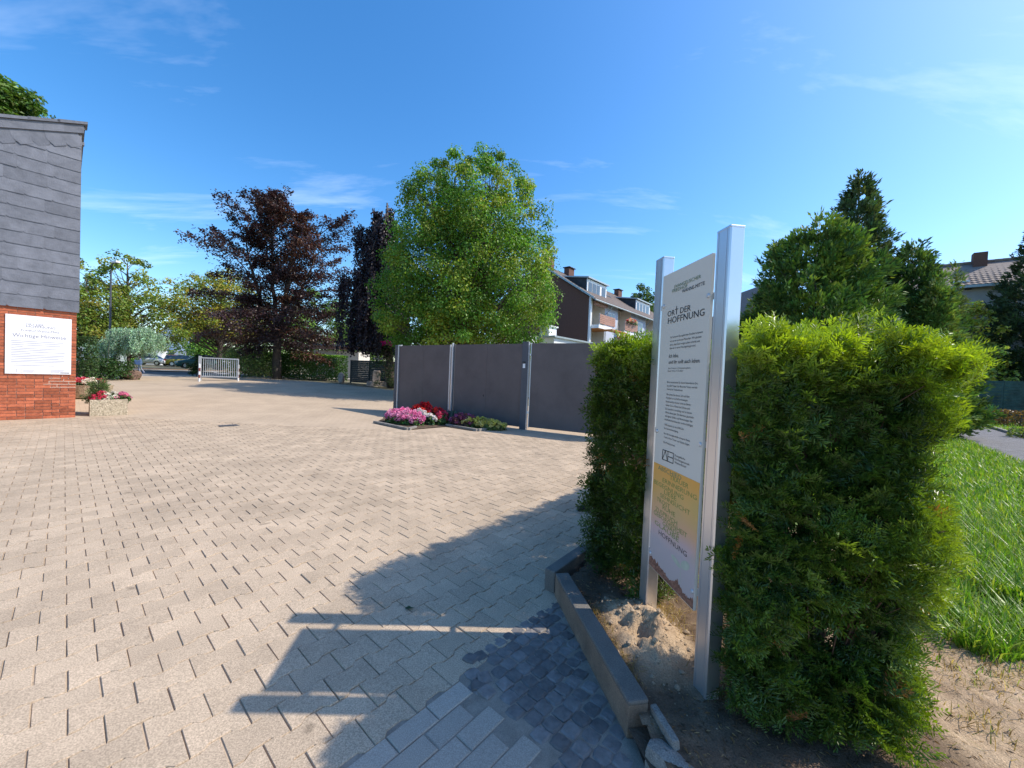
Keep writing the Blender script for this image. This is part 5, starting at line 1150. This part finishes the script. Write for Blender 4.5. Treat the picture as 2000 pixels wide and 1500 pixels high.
# clods on the sand heap
cm = []
for k in range(5):
    bm = bmesh.new(); bmesh.ops.create_icosphere(bm, subdivisions=2, radius=1); rr = np.random.default_rng(k)
    for v in bm.verts: v.co *= 1 + rr.normal(0, .14)
    me = bpy.data.meshes.new('clod'); bm.to_mesh(me); bm.free(); me.materials.append(M_sand); cm.append(me)
MBc = []; vv_ = []; ff_ = []; o_ = 0
for k in range(260):
    x, y = r_.normal(.80, .12), r_.normal(2.08, .2)
    if not right_of_kerb(np.array(x), np.array(y)): continue
    s = .003 + .013 * r_.random() ** 4; me = cm[k % 5]; z = float(soil_h(np.array(x), np.array(y)))
    vs = np.array([v.co for v in me.vertices]) * s * np.array([1, 1, .75]) + [x, y, z + s * .2]; vv_.append(vs); ff_.append(np.array([list(p_.vertices) for p_ in me.polygons]) + o_); o_ += len(vs)
tag(np_obj('soil_clods', np.concatenate(vv_), [np.concatenate(ff_)], M_sand), 'crumbs and clods of soil on the sand heap at the sign', 'soil', kind='stuff')
for me in cm: bpy.data.meshes.remove(me)

# ------------------------------------------------------------------ apartment house
AC = at(1152, 620, 34.0); ap = empty('apartment_house', (AC[0], AC[1], 0), UA, 'three-storey apartment house with brown brick gable and light blue balcony front', 'apartment house')
M_bbrick = pmat('brown_brick', (.135, .068, .05), .9, .2, 14, bump=.3, bscale=60); M_blue = pmat('pale_blue_render', (.50, .55, .66), .85, .05, 2); M_cream = pmat('cream_render', (.66, .62, .54), .85, .05, 2)
M_tile = pmat('brown_roof_tile', (.16, .125, .11), .7, .2, 8, rand=.1); M_tar = pmat('dark_cladding', (.035, .037, .042), .6, .3, 3); M_wood = pmat('balcony_board', (.36, .20, .15), .7, .15, 6); M_orange = pmat('orange_soffit', (.55, .22, .06), .7, .1, 4); M_zinc = pmat('zinc_sheet', (.36, .42, .44), .5, .1, 4, metallic=.3)
EV = 8.70; RD = 5.6; RH = EV + RD * .64; LEN = 24.0
MB().prism([(.14, -.3), (RD * 2, -.3), (RD * 2, EV), (RD, RH - .12), (.14, EV - .02)], 0, .3, 'x').build('gable_wall', M_bbrick, ap)
def front_panel(x0, x1, z0, z1, mat=M_blue, nm='front_wall', y0=.0, y1=.25): return MB().box(x0, x1, y0, y1, z0, z1).build(nm, mat, ap)
LOG = [(.30, 2.78), (5.49, 8.58), (12.61, 15.4), (18.2, 21.2)]          # recessed balconies
WIN = [(3.3, 4.8), (9.2, 11.75), (15.9, 17.6), (21.7, 23.2)]
FL = [6.25, 3.4, .55]
x = .302
edges = []
for (a, b) in LOG: edges.append((a, b))
for (x0, x1) in [(2.78, 5.49), (8.58, 12.61), (15.4, 18.2), (21.2, LEN)]: front_panel(x0, x1, -.3, EV)
front_panel(.0, .302, -.3, EV, M_white, 'corner_strip', -.01, .139)
for (a, b) in LOG:
    for z in FL:
        front_panel(a, b, z - .32, z - .02, M_white, 'balcony_slab', -.75, 1.4); front_panel(a, b, z - .019, z + 2.53, M_cream, 'balcony_back_wall', 1.2, 1.4)
        front_panel(a + .03, b - .03, z - .345, z - .322, M_orange, 'balcony_soffit', -.7, 1.1)
        front_panel(a, a + .06, z - .02, z + 2.5, M_cream, 'balcony_cheek', .0, 1.2); front_panel(b - .06, b, z - .02, z + 2.5, M_cream, 'balcony_cheek', .0, 1.2)
        w0 = a + .5; front_panel(w0, w0 + 1.5, z, z + 2.05, M_white, 'balcony_door', 1.12, 1.2); front_panel(w0 + .08, w0 + .7, z + .08, z + 1.97, M_glass, 'pane', 1.105, 1.118); front_panel(w0 + .8, w0 + 1.42, z + .08, z + 1.97, M_glass, 'pane', 1.105, 1.118)
        for k in range(5): front_panel(a + .06, b + .6 if a < 1 else b, z + .10 + k * .165, z + .245 + k * .165, M_wood, 'railing_board', -.80, -.77)
        for k in range(3): xx = a + .1 + k * (b - a - .2) / 2; front_panel(xx, xx + .05, z - .02, z + .96, M_galv, 'railing_post', -.768, -.72)
for (a, b) in WIN:
    for z in FL:
        w = MB().box(a, b, -.04, .02, z + .48, z + 1.55).build('window', M_white, ap); n = 3 if b - a > 2 else 2; pw = (b - a - .08 * (n + 1)) / n
        for k in range(n): MB().box(a + .08 + k * (pw + .08), a + .08 + k * (pw + .08) + pw, -.052, -.041, z + .56, z + 1.47).build('pane', M_glass, w)
        MB().box(a - .05, b + .05, -.12, -.001, z + .40, z + .475).build('sill', M_zinc, w)
MB().box(1.0, 4.2, -1.7, -.85, 5.78, 5.86).build('awning', M_orange, ap); MB().box(.40, 2.7, -.3, -.05, 8.05, 8.35).build('rolled_awning', M_wood, ap)
# roof: two slopes of tiles, with dormers and chimneys
sl = (RH - EV) / RD
def roof_slope(x0, x1, nm='roof'):
    ov = -.55; zf = lambda y: EV + sl * y
    return MB().prism([(ov, zf(ov)), (RD, zf(RD)), (RD, zf(RD) + .14), (ov, zf(ov) + .14)], x0, x1, 'x').build(nm, M_tile, ap)
rf = roof_slope(-.28, LEN + .2); MB().prism([(RD + .002, RH), (2 * RD + .5, EV - .3), (2 * RD + .5, EV - .16), (RD + .002, RH + .14)], -.28, LEN + .2, 'x').build('roof', M_tile, ap)
tr = MB()
for k in range(18):
    y = -.5 + k * .345; tr.box(-.27, LEN + .19, y, y + .04, EV + sl * y + .135, EV + sl * y + .185)
o = tr.build('tile_course', M_tile, rf); o['kind'] = 'stuff'
vg = MB(); vz = lambda y: EV + sl * y
for k in range(17): y = -.5 + k * .355; vg.add(*[[(-.34, y, vz(y) - .02), (-.281, y, vz(y) - .02), (-.281, y + .34, vz(y + .34) + .0), (-.34, y + .34, vz(y + .34) + .0), (-.34, y, vz(y) + .19), (-.2, y, vz(y) + .19), (-.2, y + .34, vz(y + .34) + .16), (-.34, y + .34, vz(y + .34) + .16)], [(0, 1, 5, 4), (1, 2, 6, 5), (2, 3, 7, 6), (3, 0, 4, 7), (4, 5, 6, 7), (3, 2, 1, 0)]])
o = vg.build('verge_tile', M_zinc, rf); o['kind'] = 'stuff'
MB().tube([(-.3, -.62, EV - .38), (LEN + .2, -.62, EV - .38)], .07, 8).build('gutter', M_zinc, ap)
for x_ in (2.85, 8.75, 12.4, 18.0): MB().tube([(x_ + .3, -.55, EV - .45), (x_, -.09, EV - 1.2), (x_, -.09, 0)], .045, 6).build('downpipe', M_zinc, ap)
MB().tube([(-.08, -.07, EV - .1), (-.08, -.07, 0)], .055, 6).build('downpipe', M_white, ap)
def dormer(x0, x1, split):
    zb, zt = 9.32, 10.62; d = MB().prism([(1.05, zb - .3), (1.05, zt), (4.2, zt + .5), (4.2, zb + 1.6)][::-1], x0, x1, 'x').build('dormer', M_tar, ap)
    MB().box(x0 + .02, x1 - .02, .96, 1.048, zb, zt - .02).build('dormer_front', M_white, d)
    MB().prism([(.75, zt + .0), (4.6, zt + .58), (4.6, zt + .70), (.75, zt + .13)], x0 - .18, x1 + .18, 'x').build('dormer_roof', M_zinc, d)
    for k, (a, b) in enumerate(split): MB().box(a, b, .935, .958, zb + .14, zt - .30).build('pane', M_glass, d)
dormer(.95, 4.75, [(1.15, 1.85), (1.95, 2.65), (2.75, 3.35), (3.75, 4.5)]); dormer(12.0, 16.1, [(12.2, 12.9), (13.1, 13.8), (14.0, 14.7), (14.9, 15.8)])
for x_, h_ in ((-.1, 12.95), (3.6, 12.75), (15.2, 12.75)):
    c = MB().box(x_, x_ + 1.0, RD - .9, RD - .3, RH - 1.0, h_).build('chimney', M_bbrick, rf); MB().box(x_ - .12, x_ + 1.12, RD - 1.02, RD - .18, h_ + .06, h_ + .13).build('chimney_cap', M_tar, ap)
    for sx in (.1, .8): MB().box(x_ + sx, x_ + sx + .1, RD - .8, RD - .4, h_, h_ + .06).build('chimney_cap_foot', M_tar, ap)
MB().box(7.2, 8.3, 2.2, 3.0, 10.3, 10.36).build('roof_window', M_glass, rf)
bx = flower_mound('balcony_flowers', 'colourful flower boxes hanging on the balcony railing of the apartment house', (AC + U * 7.0 + V * .9)[:2], 1.25, .22, .5, [(.7, .12, .12), (.75, .7, .5), (.7, .6, .1), (.65, .2, .3)], 60, 130, .12, base_z=6.6, rz=UA, nleaf=500)
# white flat-roofed building behind the fence
wc0 = at(1082, 668, 22.5); wf = empty('flat_roofed_annex', (wc0[0], wc0[1], 0), UA, 'low white annex with a pale roof edge and small chimney behind the fence', 'annex')
hz = at(1082, 657, 22.5)[2]
MB().box(0, 7, 0, 5, -.1, hz - .06).build('wall', M_white, wf); MB().box(-.15, 7.15, -.15, 5.15, hz - .06, hz + .04).build('roof_edge', M_zinc, wf)
MB().box(.15, .95, .5, 1.2, hz + .041, hz + .62).build('chimney', M_white, wf); MB().box(.08, 1.02, .42, 1.28, hz + .621, hz + .70).build('chimney_cap', M_white, wf)
MB().prism([(-4.2, hz - .75), (-.3, hz - .75), (-.3, hz - .05), (-4.2, hz - .05)], 1.0, 1.1, 'y').build('awning_panel', M_white, wf)
# low roof with brown fascia behind the hedge
k0, k1 = at(604, 676, 33.0), at(702, 676, 33.0); ki = empty('low_shelter', (k0[0], k0[1], float(gz(k0[0], k0[1]))), math.atan2((k1 - k0)[1], (k1 - k0)[0]), 'low flat-roofed shelter with brown fascia behind the clipped hedge', 'shelter')
kh = k0[2] - ki.location.z; kL = float(np.linalg.norm((k1 - k0)[:2]))
MB().box(.2, kL - .2, .4, 3, -.1, kh - .28).build('wall', M_cream, ki)
for k in range(6): MB().box(k * kL / 6, (k + 1) * kL / 6 - .02, 0, .06, kh - .22, kh + .08).build('fascia_board', M_wood, ki)
MB().box(-.1, kL + .1, -.1, 3.2, kh + .09, kh + .24).build('roof', M_zinc, ki)

# ------------------------------------------------------------------ tiled house on the right
rl, rr_ = at(1760, 525, 33.0), at(2060, 499, 28.0); dv = rr_ - rl; hx = math.atan2(dv[1], dv[0])
th = empty('tiled_house', (rl[0], rl[1], 0), hx, 'grey rendered house with brown tiled roof behind the conifers at right', 'house')
ridge = float((rl[2] + rr_[2]) / 2); TL = float(np.linalg.norm(dv[:2])) + 3; M_grey = pmat('grey_render', (.36, .36, .35), .9, .08, 2, bump=.2, bscale=30); M_tile2 = pmat('brown_pantile', (.21, .165, .14), .75, .2, 5, rand=.12)
ez = ridge - 2.25; ed = -3.1
MB().box(-5, TL, ed + .35, 3, -.1, ez + .1).build('wall', M_grey, th); MB().box(-5.1, TL + .1, ed + .30, ed + .345, ez - 4.1, ez - 2.6).build('dark_band', M_tar, th)
rp = MB().prism([(ed - .15, ez - .1), (0, ridge - .08), (3.3, ez - .1), (3.3, ez - .25), (0, ridge - .22), (ed - .15, ez - .25)], -5.3, TL + .3, 'x').build('roof', M_tile2, th)
# pantiles: one wavy tile, laid row by row
tn = 8; tw_ = .30; tl_ = .36; nrow = 11; ncol = int((TL + 5.6) / tw_)
ca_ = math.atan2(2.17, 3.25); rv = MB(); tile_me = None; cnt = 0
prof_t = [(i / tn * tw_, .035 * (1 - math.cos(i / tn * 2 * math.pi)) / 2) for i in range(tn + 1)]
tv = [(x_, 0, z_ + .03) for x_, z_ in prof_t] + [(x_, tl_ + .02, z_ - .012) for x_, z_ in prof_t]; tf = [(i, i + 1, tn + 2 + i, tn + 1 + i) for i in range(tn)] + [(i, i + 1, tn + 1 + i + 1, tn + 1 + i) for i in range(0)]
tv += [(x_, 0, z_ - .0) for x_, z_ in prof_t]; tf += [(i + 1, i, 2 * tn + 2 + i, 2 * tn + 3 + i) for i in range(tn)]
tva = np.array(tv); allv = []; allf = []; o_ = 0
Rm = np.array([[1, 0, 0], [0, math.cos(ca_), -math.sin(ca_)], [0, math.sin(ca_), math.cos(ca_)]])
vis = []
for rI in range(nrow):
    for cI in range(ncol):
        P = np.array([-5.3 + cI * tw_, ed - .15, ez - .09]) + Rm @ np.array([0, rI * tl_, 0]); allv.append(tva @ Rm.T + P); allf.append(np.array(tf) + o_); o_ += len(tva)
o = np_obj('pantile_field', np.concatenate(allv), [np.concatenate(allf)], M_tile2, rp); o['kind'] = 'stuff'
ri = MB()
for k in range(int((TL + 5.5) / .4)): ri.tube([(-5.3 + k * .4, 0, ridge - .02), (-5.3 + k * .4 + .42, 0, ridge - .02)], [.13, .115], 8)
o = ri.build('ridge_tile', M_tile2, rp); o['kind'] = 'stuff'
MB().box(-5.2, TL, ed - .32, ed - .16, ez - .30, ez - .12).build('gutter', M_zinc, th)
def on_house(px, py, y):          # x,z on the front plane at local depth y
    n_ = np.array([-math.sin(hx), math.cos(hx), 0]); P0 = rl + n_ * y; d_ = ray(px, py); t_ = ((P0 - np.array([0, 0, CAM_H])) @ n_) / (d_ @ n_); P = np.array([0, 0, CAM_H]) + t_ * d_; return float((P - rl) @ np.array([math.cos(hx), math.sin(hx), 0])), float(P[2])
a = on_house(1858, 566, ed + .35); b = on_house(1894, 547, ed + .35)
w = MB().box(a[0], b[0], ed + .27, ed + .345, a[1], b[1]).build('window', M_white, th); MB().box(a[0] + .1, b[0] - .1, ed + .255, ed + .268, a[1] + .1, b[1] - .1).build('pane', glass_mat('blue_pane', (.10, .17, .25), .1), w); MB().box(a[0] - .1, b[0] + .1, ed + .15, ed + .344, a[1] - .09, a[1] - .01).build('sill', M_tar, w)
c = on_house(1913, 508, -.3); MB().box(c[0] - .36, c[0] + .36, -.6, .1, ridge - .6, ridge + .62).build('chimney', M_bbrick, rp)
lg0 = at(1428, 655, 30.0); lh = empty('tiled_roof_house', (lg0[0], lg0[1], 0), 0.0, 'brown tiled gable roof glimpsed left of the broad conifer', 'house')
MB().prism([(0, lg0[2]), (2.7, lg0[2] + 4.2), (5.4, lg0[2])], 0, 6, 'y').build('roof', M_tile2, lh); MB().box(.3, 5.1, .3, 5.7, -.1, lg0[2]).build('wall', M_grey, lh)
for k in range(13): MB().prism([(k * .2, lg0[2] + k * .311 - .02), (k * .2 + .22, lg0[2] + k * .311 + .30), (k * .2 + .12, lg0[2] + k * .311 + .36), (k * .2 - .1, lg0[2] + k * .311 + .06)], -.12, .25, 'y').build('verge_tile', M_tile2, lh)

# ------------------------------------------------------------------ street side: lamp, person, cars, white house, white fence
q = at(214, 700, 25.5); q[2] = float(gz(q[0], q[1])); lp = empty('street_lamp', q, math.atan2(-.3, 1), 'tall slim street lamp among the trees at left', 'street lamp'); lh_ = at(216, 512, 25.5)[2] - q[2]
MB().tube([(0, 0, -.1), (0, 0, 1.0), (0, 0, lh_ - .6), (.05, 0, lh_ - .25), (.22, 0, lh_ - .05)], [.075, .07, .045, .04, .035], 8).build('pole', M_post, lp, smooth=True)
hd = MB().box(.18, .72, -.13, .13, lh_ - .08, lh_ + .06).build('lamp_head', M_white, lp, bevel=.04); MB().box(.26, .66, -.09, .09, lh_ - .10, lh_ - .081).build('lens', M_glass, hd)
def car(label, px, Y, rz, paint, z_off=0, hatch=False):
    q = at(px, 715, Y); q[2] = float(gz(q[0], q[1])) + z_off; t = empty('parked_car', q, rz, label, 'car', 'cars parked beyond the street')
    L, W, H = 4.1, 1.72, 1.47; secs = [(-.5, .30, .62, .62), (-.485, .26, .78, .80), (-.40, .24, .88, .86), (-.22, .22, .93, .86), (.18, .22, .93, .86), (.30, .22, .90, .86), (.44, .24, .76, .82), (.495, .28, .60, .66)]
    v = []; f = []
    for s, zb, zt, wf in secs:
        x_ = s * L; w = W / 2 * wf / .86
        v += [(x_, -w * .92, zb), (x_, -w, zb + .18), (x_, -w, zt - .16), (x_, -w * .90, zt), (x_, w * .90, zt), (x_, w, zt - .16), (x_, w, zb + .18), (x_, w * .92, zb)]
    n = 8
    for i in range(len(secs) - 1):
        for k in range(n): f.append((i * n + k, i * n + (k + 1) % n, (i + 1) * n + (k + 1) % n, (i + 1) * n + k))
    f += [tuple(range(n))[::-1], tuple(range((len(secs) - 1) * n, len(secs) * n))]
    MB().add(v, f).build('body', paint, t, smooth=True)
    cab = [(-.46 if hatch else -.40, .90, .82), (-.36 if hatch else -.26, 1.40, .68), (-.10, H, .66), (.06, 1.44, .66), (.27, .91, .80)]
    v = []; f = []
    for s, z, wf in cab: v += [(s * L, -W / 2 * wf / .86 * .92, z), (s * L, W / 2 * wf / .86 * .92, z)]
    v += [(cab[0][0] * L, -W / 2 * .9, .84), (cab[0][0] * L, W / 2 * .9, .84), (cab[-1][0] * L, -W / 2 * .9, .84), (cab[-1][0] * L, W / 2 * .9, .84)]
    f = [(0, 1, 3, 2), (6, 7, 9, 8), (10, 0, 2, 4, 6, 8, 12), (1, 11, 13, 9, 7, 5, 3), (10, 11, 1, 0), (12, 8, 9, 13)]
    MB().add(v, f).build('window_glass', M_glass, t)
    MB().add([v[i][:2] + (v[i][2] + .012,) for i in range(2, 8)] + [v[i][:2] + (v[i][2] - .03,) for i in range(2, 8)], [(0, 1, 3, 2), (2, 3, 5, 4), (0, 2, 8, 6), (2, 4, 10, 8), (1, 7, 9, 3), (3, 9, 11, 5), (0, 6, 7, 1), (4, 5, 11, 10)]).build('car_roof', paint, t)
    for sx in (-.31, .31):
        for sy in (-1, 1):
            wh = MB().lathe([(.31, -.1), (.31, .1)], 16); wh.v = [(sx * L + a, sy * (W / 2 - .08) + c, .31 + b) for a, b, c in wh.v]; wo = wh.build('wheel', M_black, t)
            ri_ = MB().lathe([(.19, -.105), (.19, .105)], 12); ri_.v = [(sx * L + a, sy * (W / 2 - .08) + c, .31 + b) for a, b, c in ri_.v]; ri_.build('rim', M_galv, wo)
    for sy in (-.62, .62):
        MB().box(L * .455, L * .487, sy - .16, sy + .16, .58, .70).build('headlight', M_white, t); MB().box(-L * .498, -L * .46, sy - .12, sy + .12, .62, .80).build('tail_light', pmat('tail_red', (.45, .02, .02), .3, .1, 5) if 'tail_red' not in MATS else MATS['tail_red'], t)
    MB().box(-L * .503, -L * .495, -.26, .26, .46, .58).build('number_plate', M_white, t)
P_red = pmat('red_paint', (.55, .03, .025), .25, .05, 3, spec=.6); P_olive = pmat('olive_yellow_paint', (.33, .27, .03), .3, .05, 3, spec=.6); P_teal = pmat('teal_paint', (.03, .12, .12), .3, .05, 3, spec=.6); P_silver = pmat('silver_paint', (.60, .62, .64), .3, .04, 3, metallic=.3)
sr = math.atan2(SU[1], SU[0])
car('red hatchback with rear towards the court, right of the weeping cedar', 341, 52.0, math.pi * .5 + .55, P_red, hatch=True)
car('olive yellow parked car between the red and the teal car', 366, 50.0, sr - .5, P_olive)
car('dark teal car half hidden behind the entrance shrub', 392, 40.0, sr + math.pi, P_teal)
car('silver parked car seen under the hanging cedar', 293, 50.0, sr - .6, P_silver)
wq = at(352, 690, 66.0); wh_ = empty('white_house', (wq[0], wq[1], float(gz(wq[0], wq[1]))), math.atan2(.75, .66) - .75, 'bright white house wall glimpsed beyond the parked cars', 'house')
wt = at(352, 628, 66.0)[2] - .78; MB().prism([(-3.5, -.2), (3.2, -.2), (3.2, wt - 2.4), (0, wt + .3), (-3.5, wt - 2.2)], 0, 8, 'y').build('wall', pmat('bright_white_render', (.82, .82, .82), .8, .02, 2), wh_)
MB().prism([(-3.9, wt - 2.5), (0, wt + .32), (3.6, wt - 2.6), (3.6, wt - 2.4), (0, wt + .55), (-3.9, wt - 2.3)], -.3, 8.3, 'y').build('roof', M_tile, wh_)
for x_ in (-1.9, .9): w = MB().box(x_, x_ + 1.0, -.05, -.001, 1.4, 2.6).build('window', M_galv, wh_); MB().box(x_ + .08, x_ + .92, -.065, -.051, 1.48, 2.52).build('pane', M_glass, w)
# long low white wall/garage line behind the cars
g0 = at(345, 700, 60.0); 
# white lattice fence and gate pillar
f0, f1 = at(150, 712, 21.0), at(214, 716, 21.5); d = f1 - f0; fl = empty('lattice_fence', (f0[0], f0[1], float(gz(f0[0], f0[1]))), math.atan2(d[1], d[0]), 'white lattice fence behind the dark shrub at left', 'fence'); FLn = float(np.linalg.norm(d[:2]))
MB().box(0, FLn, .03, .05, .1, 1.45).build('backing', M_white, fl)
for k in range(int(FLn / .14) + 1): MB().box(k * .14, k * .14 + .035, -.01, .028, .05, 1.5).build('upright', M_galv, fl)
for k in range(8): MB().box(0, FLn, -.035, -.011, .15 + k * .18, .185 + k * .18).build('cross_rail', M_galv, fl)
q = at(236, 722, 21.0); q[2] = float(gz(q[0], q[1])); gp2 = empty('gate_pillar', q, UA, 'pale blue-grey square gate pillar under the weeping cedar', 'pillar'); MB().box(-.2, .2, -.2, .2, -.1, 1.22).build('shaft', pmat('pale_blue_metal', (.48, .58, .62), .5, .05, 3), gp2); MB().box(-.23, .23, -.23, .23, 1.22, 1.28).build('cap', M_zinc, gp2)
hh = at(140, 650, 40.0)
gar = empty('garage_row', (at(212, 690, 58.0)[0], 58.0, .75), UA - .3, 'low white garage building behind the weeping cedar', 'garage'); MB().box(-6, 6, 0, 4, -.2, 2.6).build('wall', M_white, gar); MB().box(-6.2, 6.2, -.2, 4.2, 2.61, 2.85).build('roof_edge', M_zinc, gar)
for k in range(4): MB().box(-5.5 + k * 2.9, -3.1 + k * 2.9, -.04, -.001, 0, 2.1).build('garage_door', M_galv, gar)

# person walking on the pavement
def skin_body(joints, edges_, radii, name, mat, parent):
    me = bpy.data.meshes.new(name); me.from_pydata(joints, edges_, []); ob = bpy.data.objects.new(name, me); COL.objects.link(ob)
    md = ob.modifiers.new('skin', 'SKIN'); md.use_smooth_shade = True; sb = ob.modifiers.new('sub', 'SUBSURF'); sb.levels = sb.render_levels = 2
    for i, rd in enumerate(radii): sv_ = me.skin_vertices[0].data[i]; sv_.radius = (rd, rd) if not isinstance(rd, tuple) else rd; sv_.use_root = (i == 0)
    bpy.context.view_layer.update(); m2 = bpy.data.meshes.new_from_object(ob.evaluated_get(bpy.context.evaluated_depsgraph_get())); bpy.data.objects.remove(ob); m2.name = name; m2.materials.clear(); m2.materials.append(mat)
    return link(bpy.data.objects.new(name, m2), parent)
def fcol(name, zs, cols):
    """clothing colours by height on the body"""
    m, nt, b, out = new_mat(name); sp = nt.nodes.new('ShaderNodeSeparateXYZ'); nt.links.new(nt.nodes.new('ShaderNodeTexCoord').outputs['Object'], sp.inputs[0]); cr = nt.nodes.new('ShaderNodeValToRGB'); cr.color_ramp.interpolation = 'CONSTANT'
    nt.links.new(ramp2(nt, sp.outputs['Z'], 0, 1.7, 0, 1).outputs[0], cr.inputs[0]); e = cr.color_ramp.elements; e[0].position = 0; e[0].color = rgb(cols[0]); e[1].position = zs[0] / 1.7; e[1].color = rgb(cols[1])
    for z, c_ in zip(zs[1:], cols[2:]): q_ = e.new(z / 1.7); q_.color = rgb(c_)
    nt.links.new(cr.outputs[0], b.inputs['Base Color']); b.inputs['Roughness'].default_value = .8; return m
q = G(273, 731); pe = empty('person', q, math.radians(200), 'small person in blue jacket and grey-blue trousers walking with a blue bag by the road', 'person')
J = [(0, 0, .88), (0, 0, 1.08), (0, 0, 1.28), (0, 0, 1.40), (.02, 0, 1.46), (.10, -.09, .86), (.12, -.10, .48), (-.02, -.10, .09), (.10, -.10, .03), (-.06, .09, .86), (-.14, .10, .50), (-.38, .10, .20), (-.28, .10, .12), (0, -.18, 1.32), (-.06, -.23, 1.06), (.10, -.20, .88), (0, .18, 1.32), (.08, .23, 1.06), (.24, .20, .92)]
Ed = [(0, 1), (1, 2), (2, 3), (3, 4), (0, 5), (5, 6), (6, 7), (7, 8), (0, 9), (9, 10), (10, 11), (11, 12), (2, 13), (13, 14), (14, 15), (2, 16), (16, 17), (17, 18)]
Rd = [.14, .135, .15, .06, .055, .10, .068, .045, .04, .10, .068, .045, .04, .075, .052, .038, .075, .052, .038]
skin_body(J, Ed, Rd, 'body', fcol('person_clothes', [.10, .86, 1.42], [(.55, .55, .55), (.22, .24, .33), (.08, .14, .30), (.45, .28, .20)]), pe)
M_skin = pmat('skin', (.45, .28, .20), .6, .05, 5)
hdm = bmesh.new(); bmesh.ops.create_uvsphere(hdm, u_segments=16, v_segments=12, radius=.105)
for v in hdm.verts:
    v.co.z *= 1.2; v.co.y *= .86
    if v.co.x > .09 and abs(v.co.y) < .03 and abs(v.co.z) < .04: v.co.x += .02
    if v.co.z < -.05: v.co.x *= .9
me = bpy.data.meshes.new('head'); hdm.to_mesh(me); hdm.free(); me.materials.append(M_skin); o = link(bpy.data.objects.new('head', me), pe); o.location = (.03, 0, 1.56)
hm = bmesh.new(); bmesh.ops.create_uvsphere(hm, u_segments=16, v_segments=10, radius=.114)
bmesh.ops.delete(hm, geom=[v for v in hm.verts if (v.co.x > .03 and v.co.z < .05) or v.co.z < -.06], context='VERTS'); me = bpy.data.meshes.new('hair'); hm.to_mesh(me); hm.free(); me.materials.append(M_black); o = link(bpy.data.objects.new('hair', me), pe); o.location = (.025, 0, 1.575); o.scale = (1, .9, 1.15)
for hx_, hy_, hz_ in ((.12, -.20, .86), (.26, .20, .905)):
    jj = [(hx_, hy_, hz_), (hx_ + .03, hy_, hz_ - .05)]; ee = [(0, 1)]; rd = [.028, .03]
    for k, (dx, dy, l) in enumerate([(.01, -.03, .07), (.015, -.01, .08), (.015, .01, .078), (.01, .03, .065)]):
        b_ = len(jj); jj += [(hx_ + .03 + dx, hy_ + dy, hz_ - .07), (hx_ + .03 + dx, hy_ + dy * 1.1, hz_ - .07 - l * .55), (hx_ + .015 + dx, hy_ + dy * 1.1, hz_ - .07 - l)]; ee += [(1, b_), (b_, b_ + 1), (b_ + 1, b_ + 2)]; rd += [.009, .009, .007]
    b_ = len(jj); jj += [(hx_ + .06, hy_ - .01, hz_ - .05), (hx_ + .075, hy_ - .01, hz_ - .085)]; ee += [(1, b_), (b_, b_ + 1)]; rd += [.011, .008]
    skin_body(jj, ee, rd, 'hand', M_skin, pe)
bgp = at(276, 714, q[1] - .5); pe.scale = (.66,) * 3
bag = empty('shoulder_bag', (q[0] + .08, q[1] - .20, q[2] + .58), math.radians(15), 'blue bag carried by the walking person beside the road', 'bag')
MB().box(-.17, .17, -.06, .06, 0, .27).build('bag_body', pmat('bag_blue', (.10, .17, .32), .7, .1, 6), bag, bevel=.03); MB().tube([(-.12, 0, .26), (-.07, 0, .36), (.07, 0, .36), (.12, 0, .26)], .012, 6).build('handle', M_black, bag)
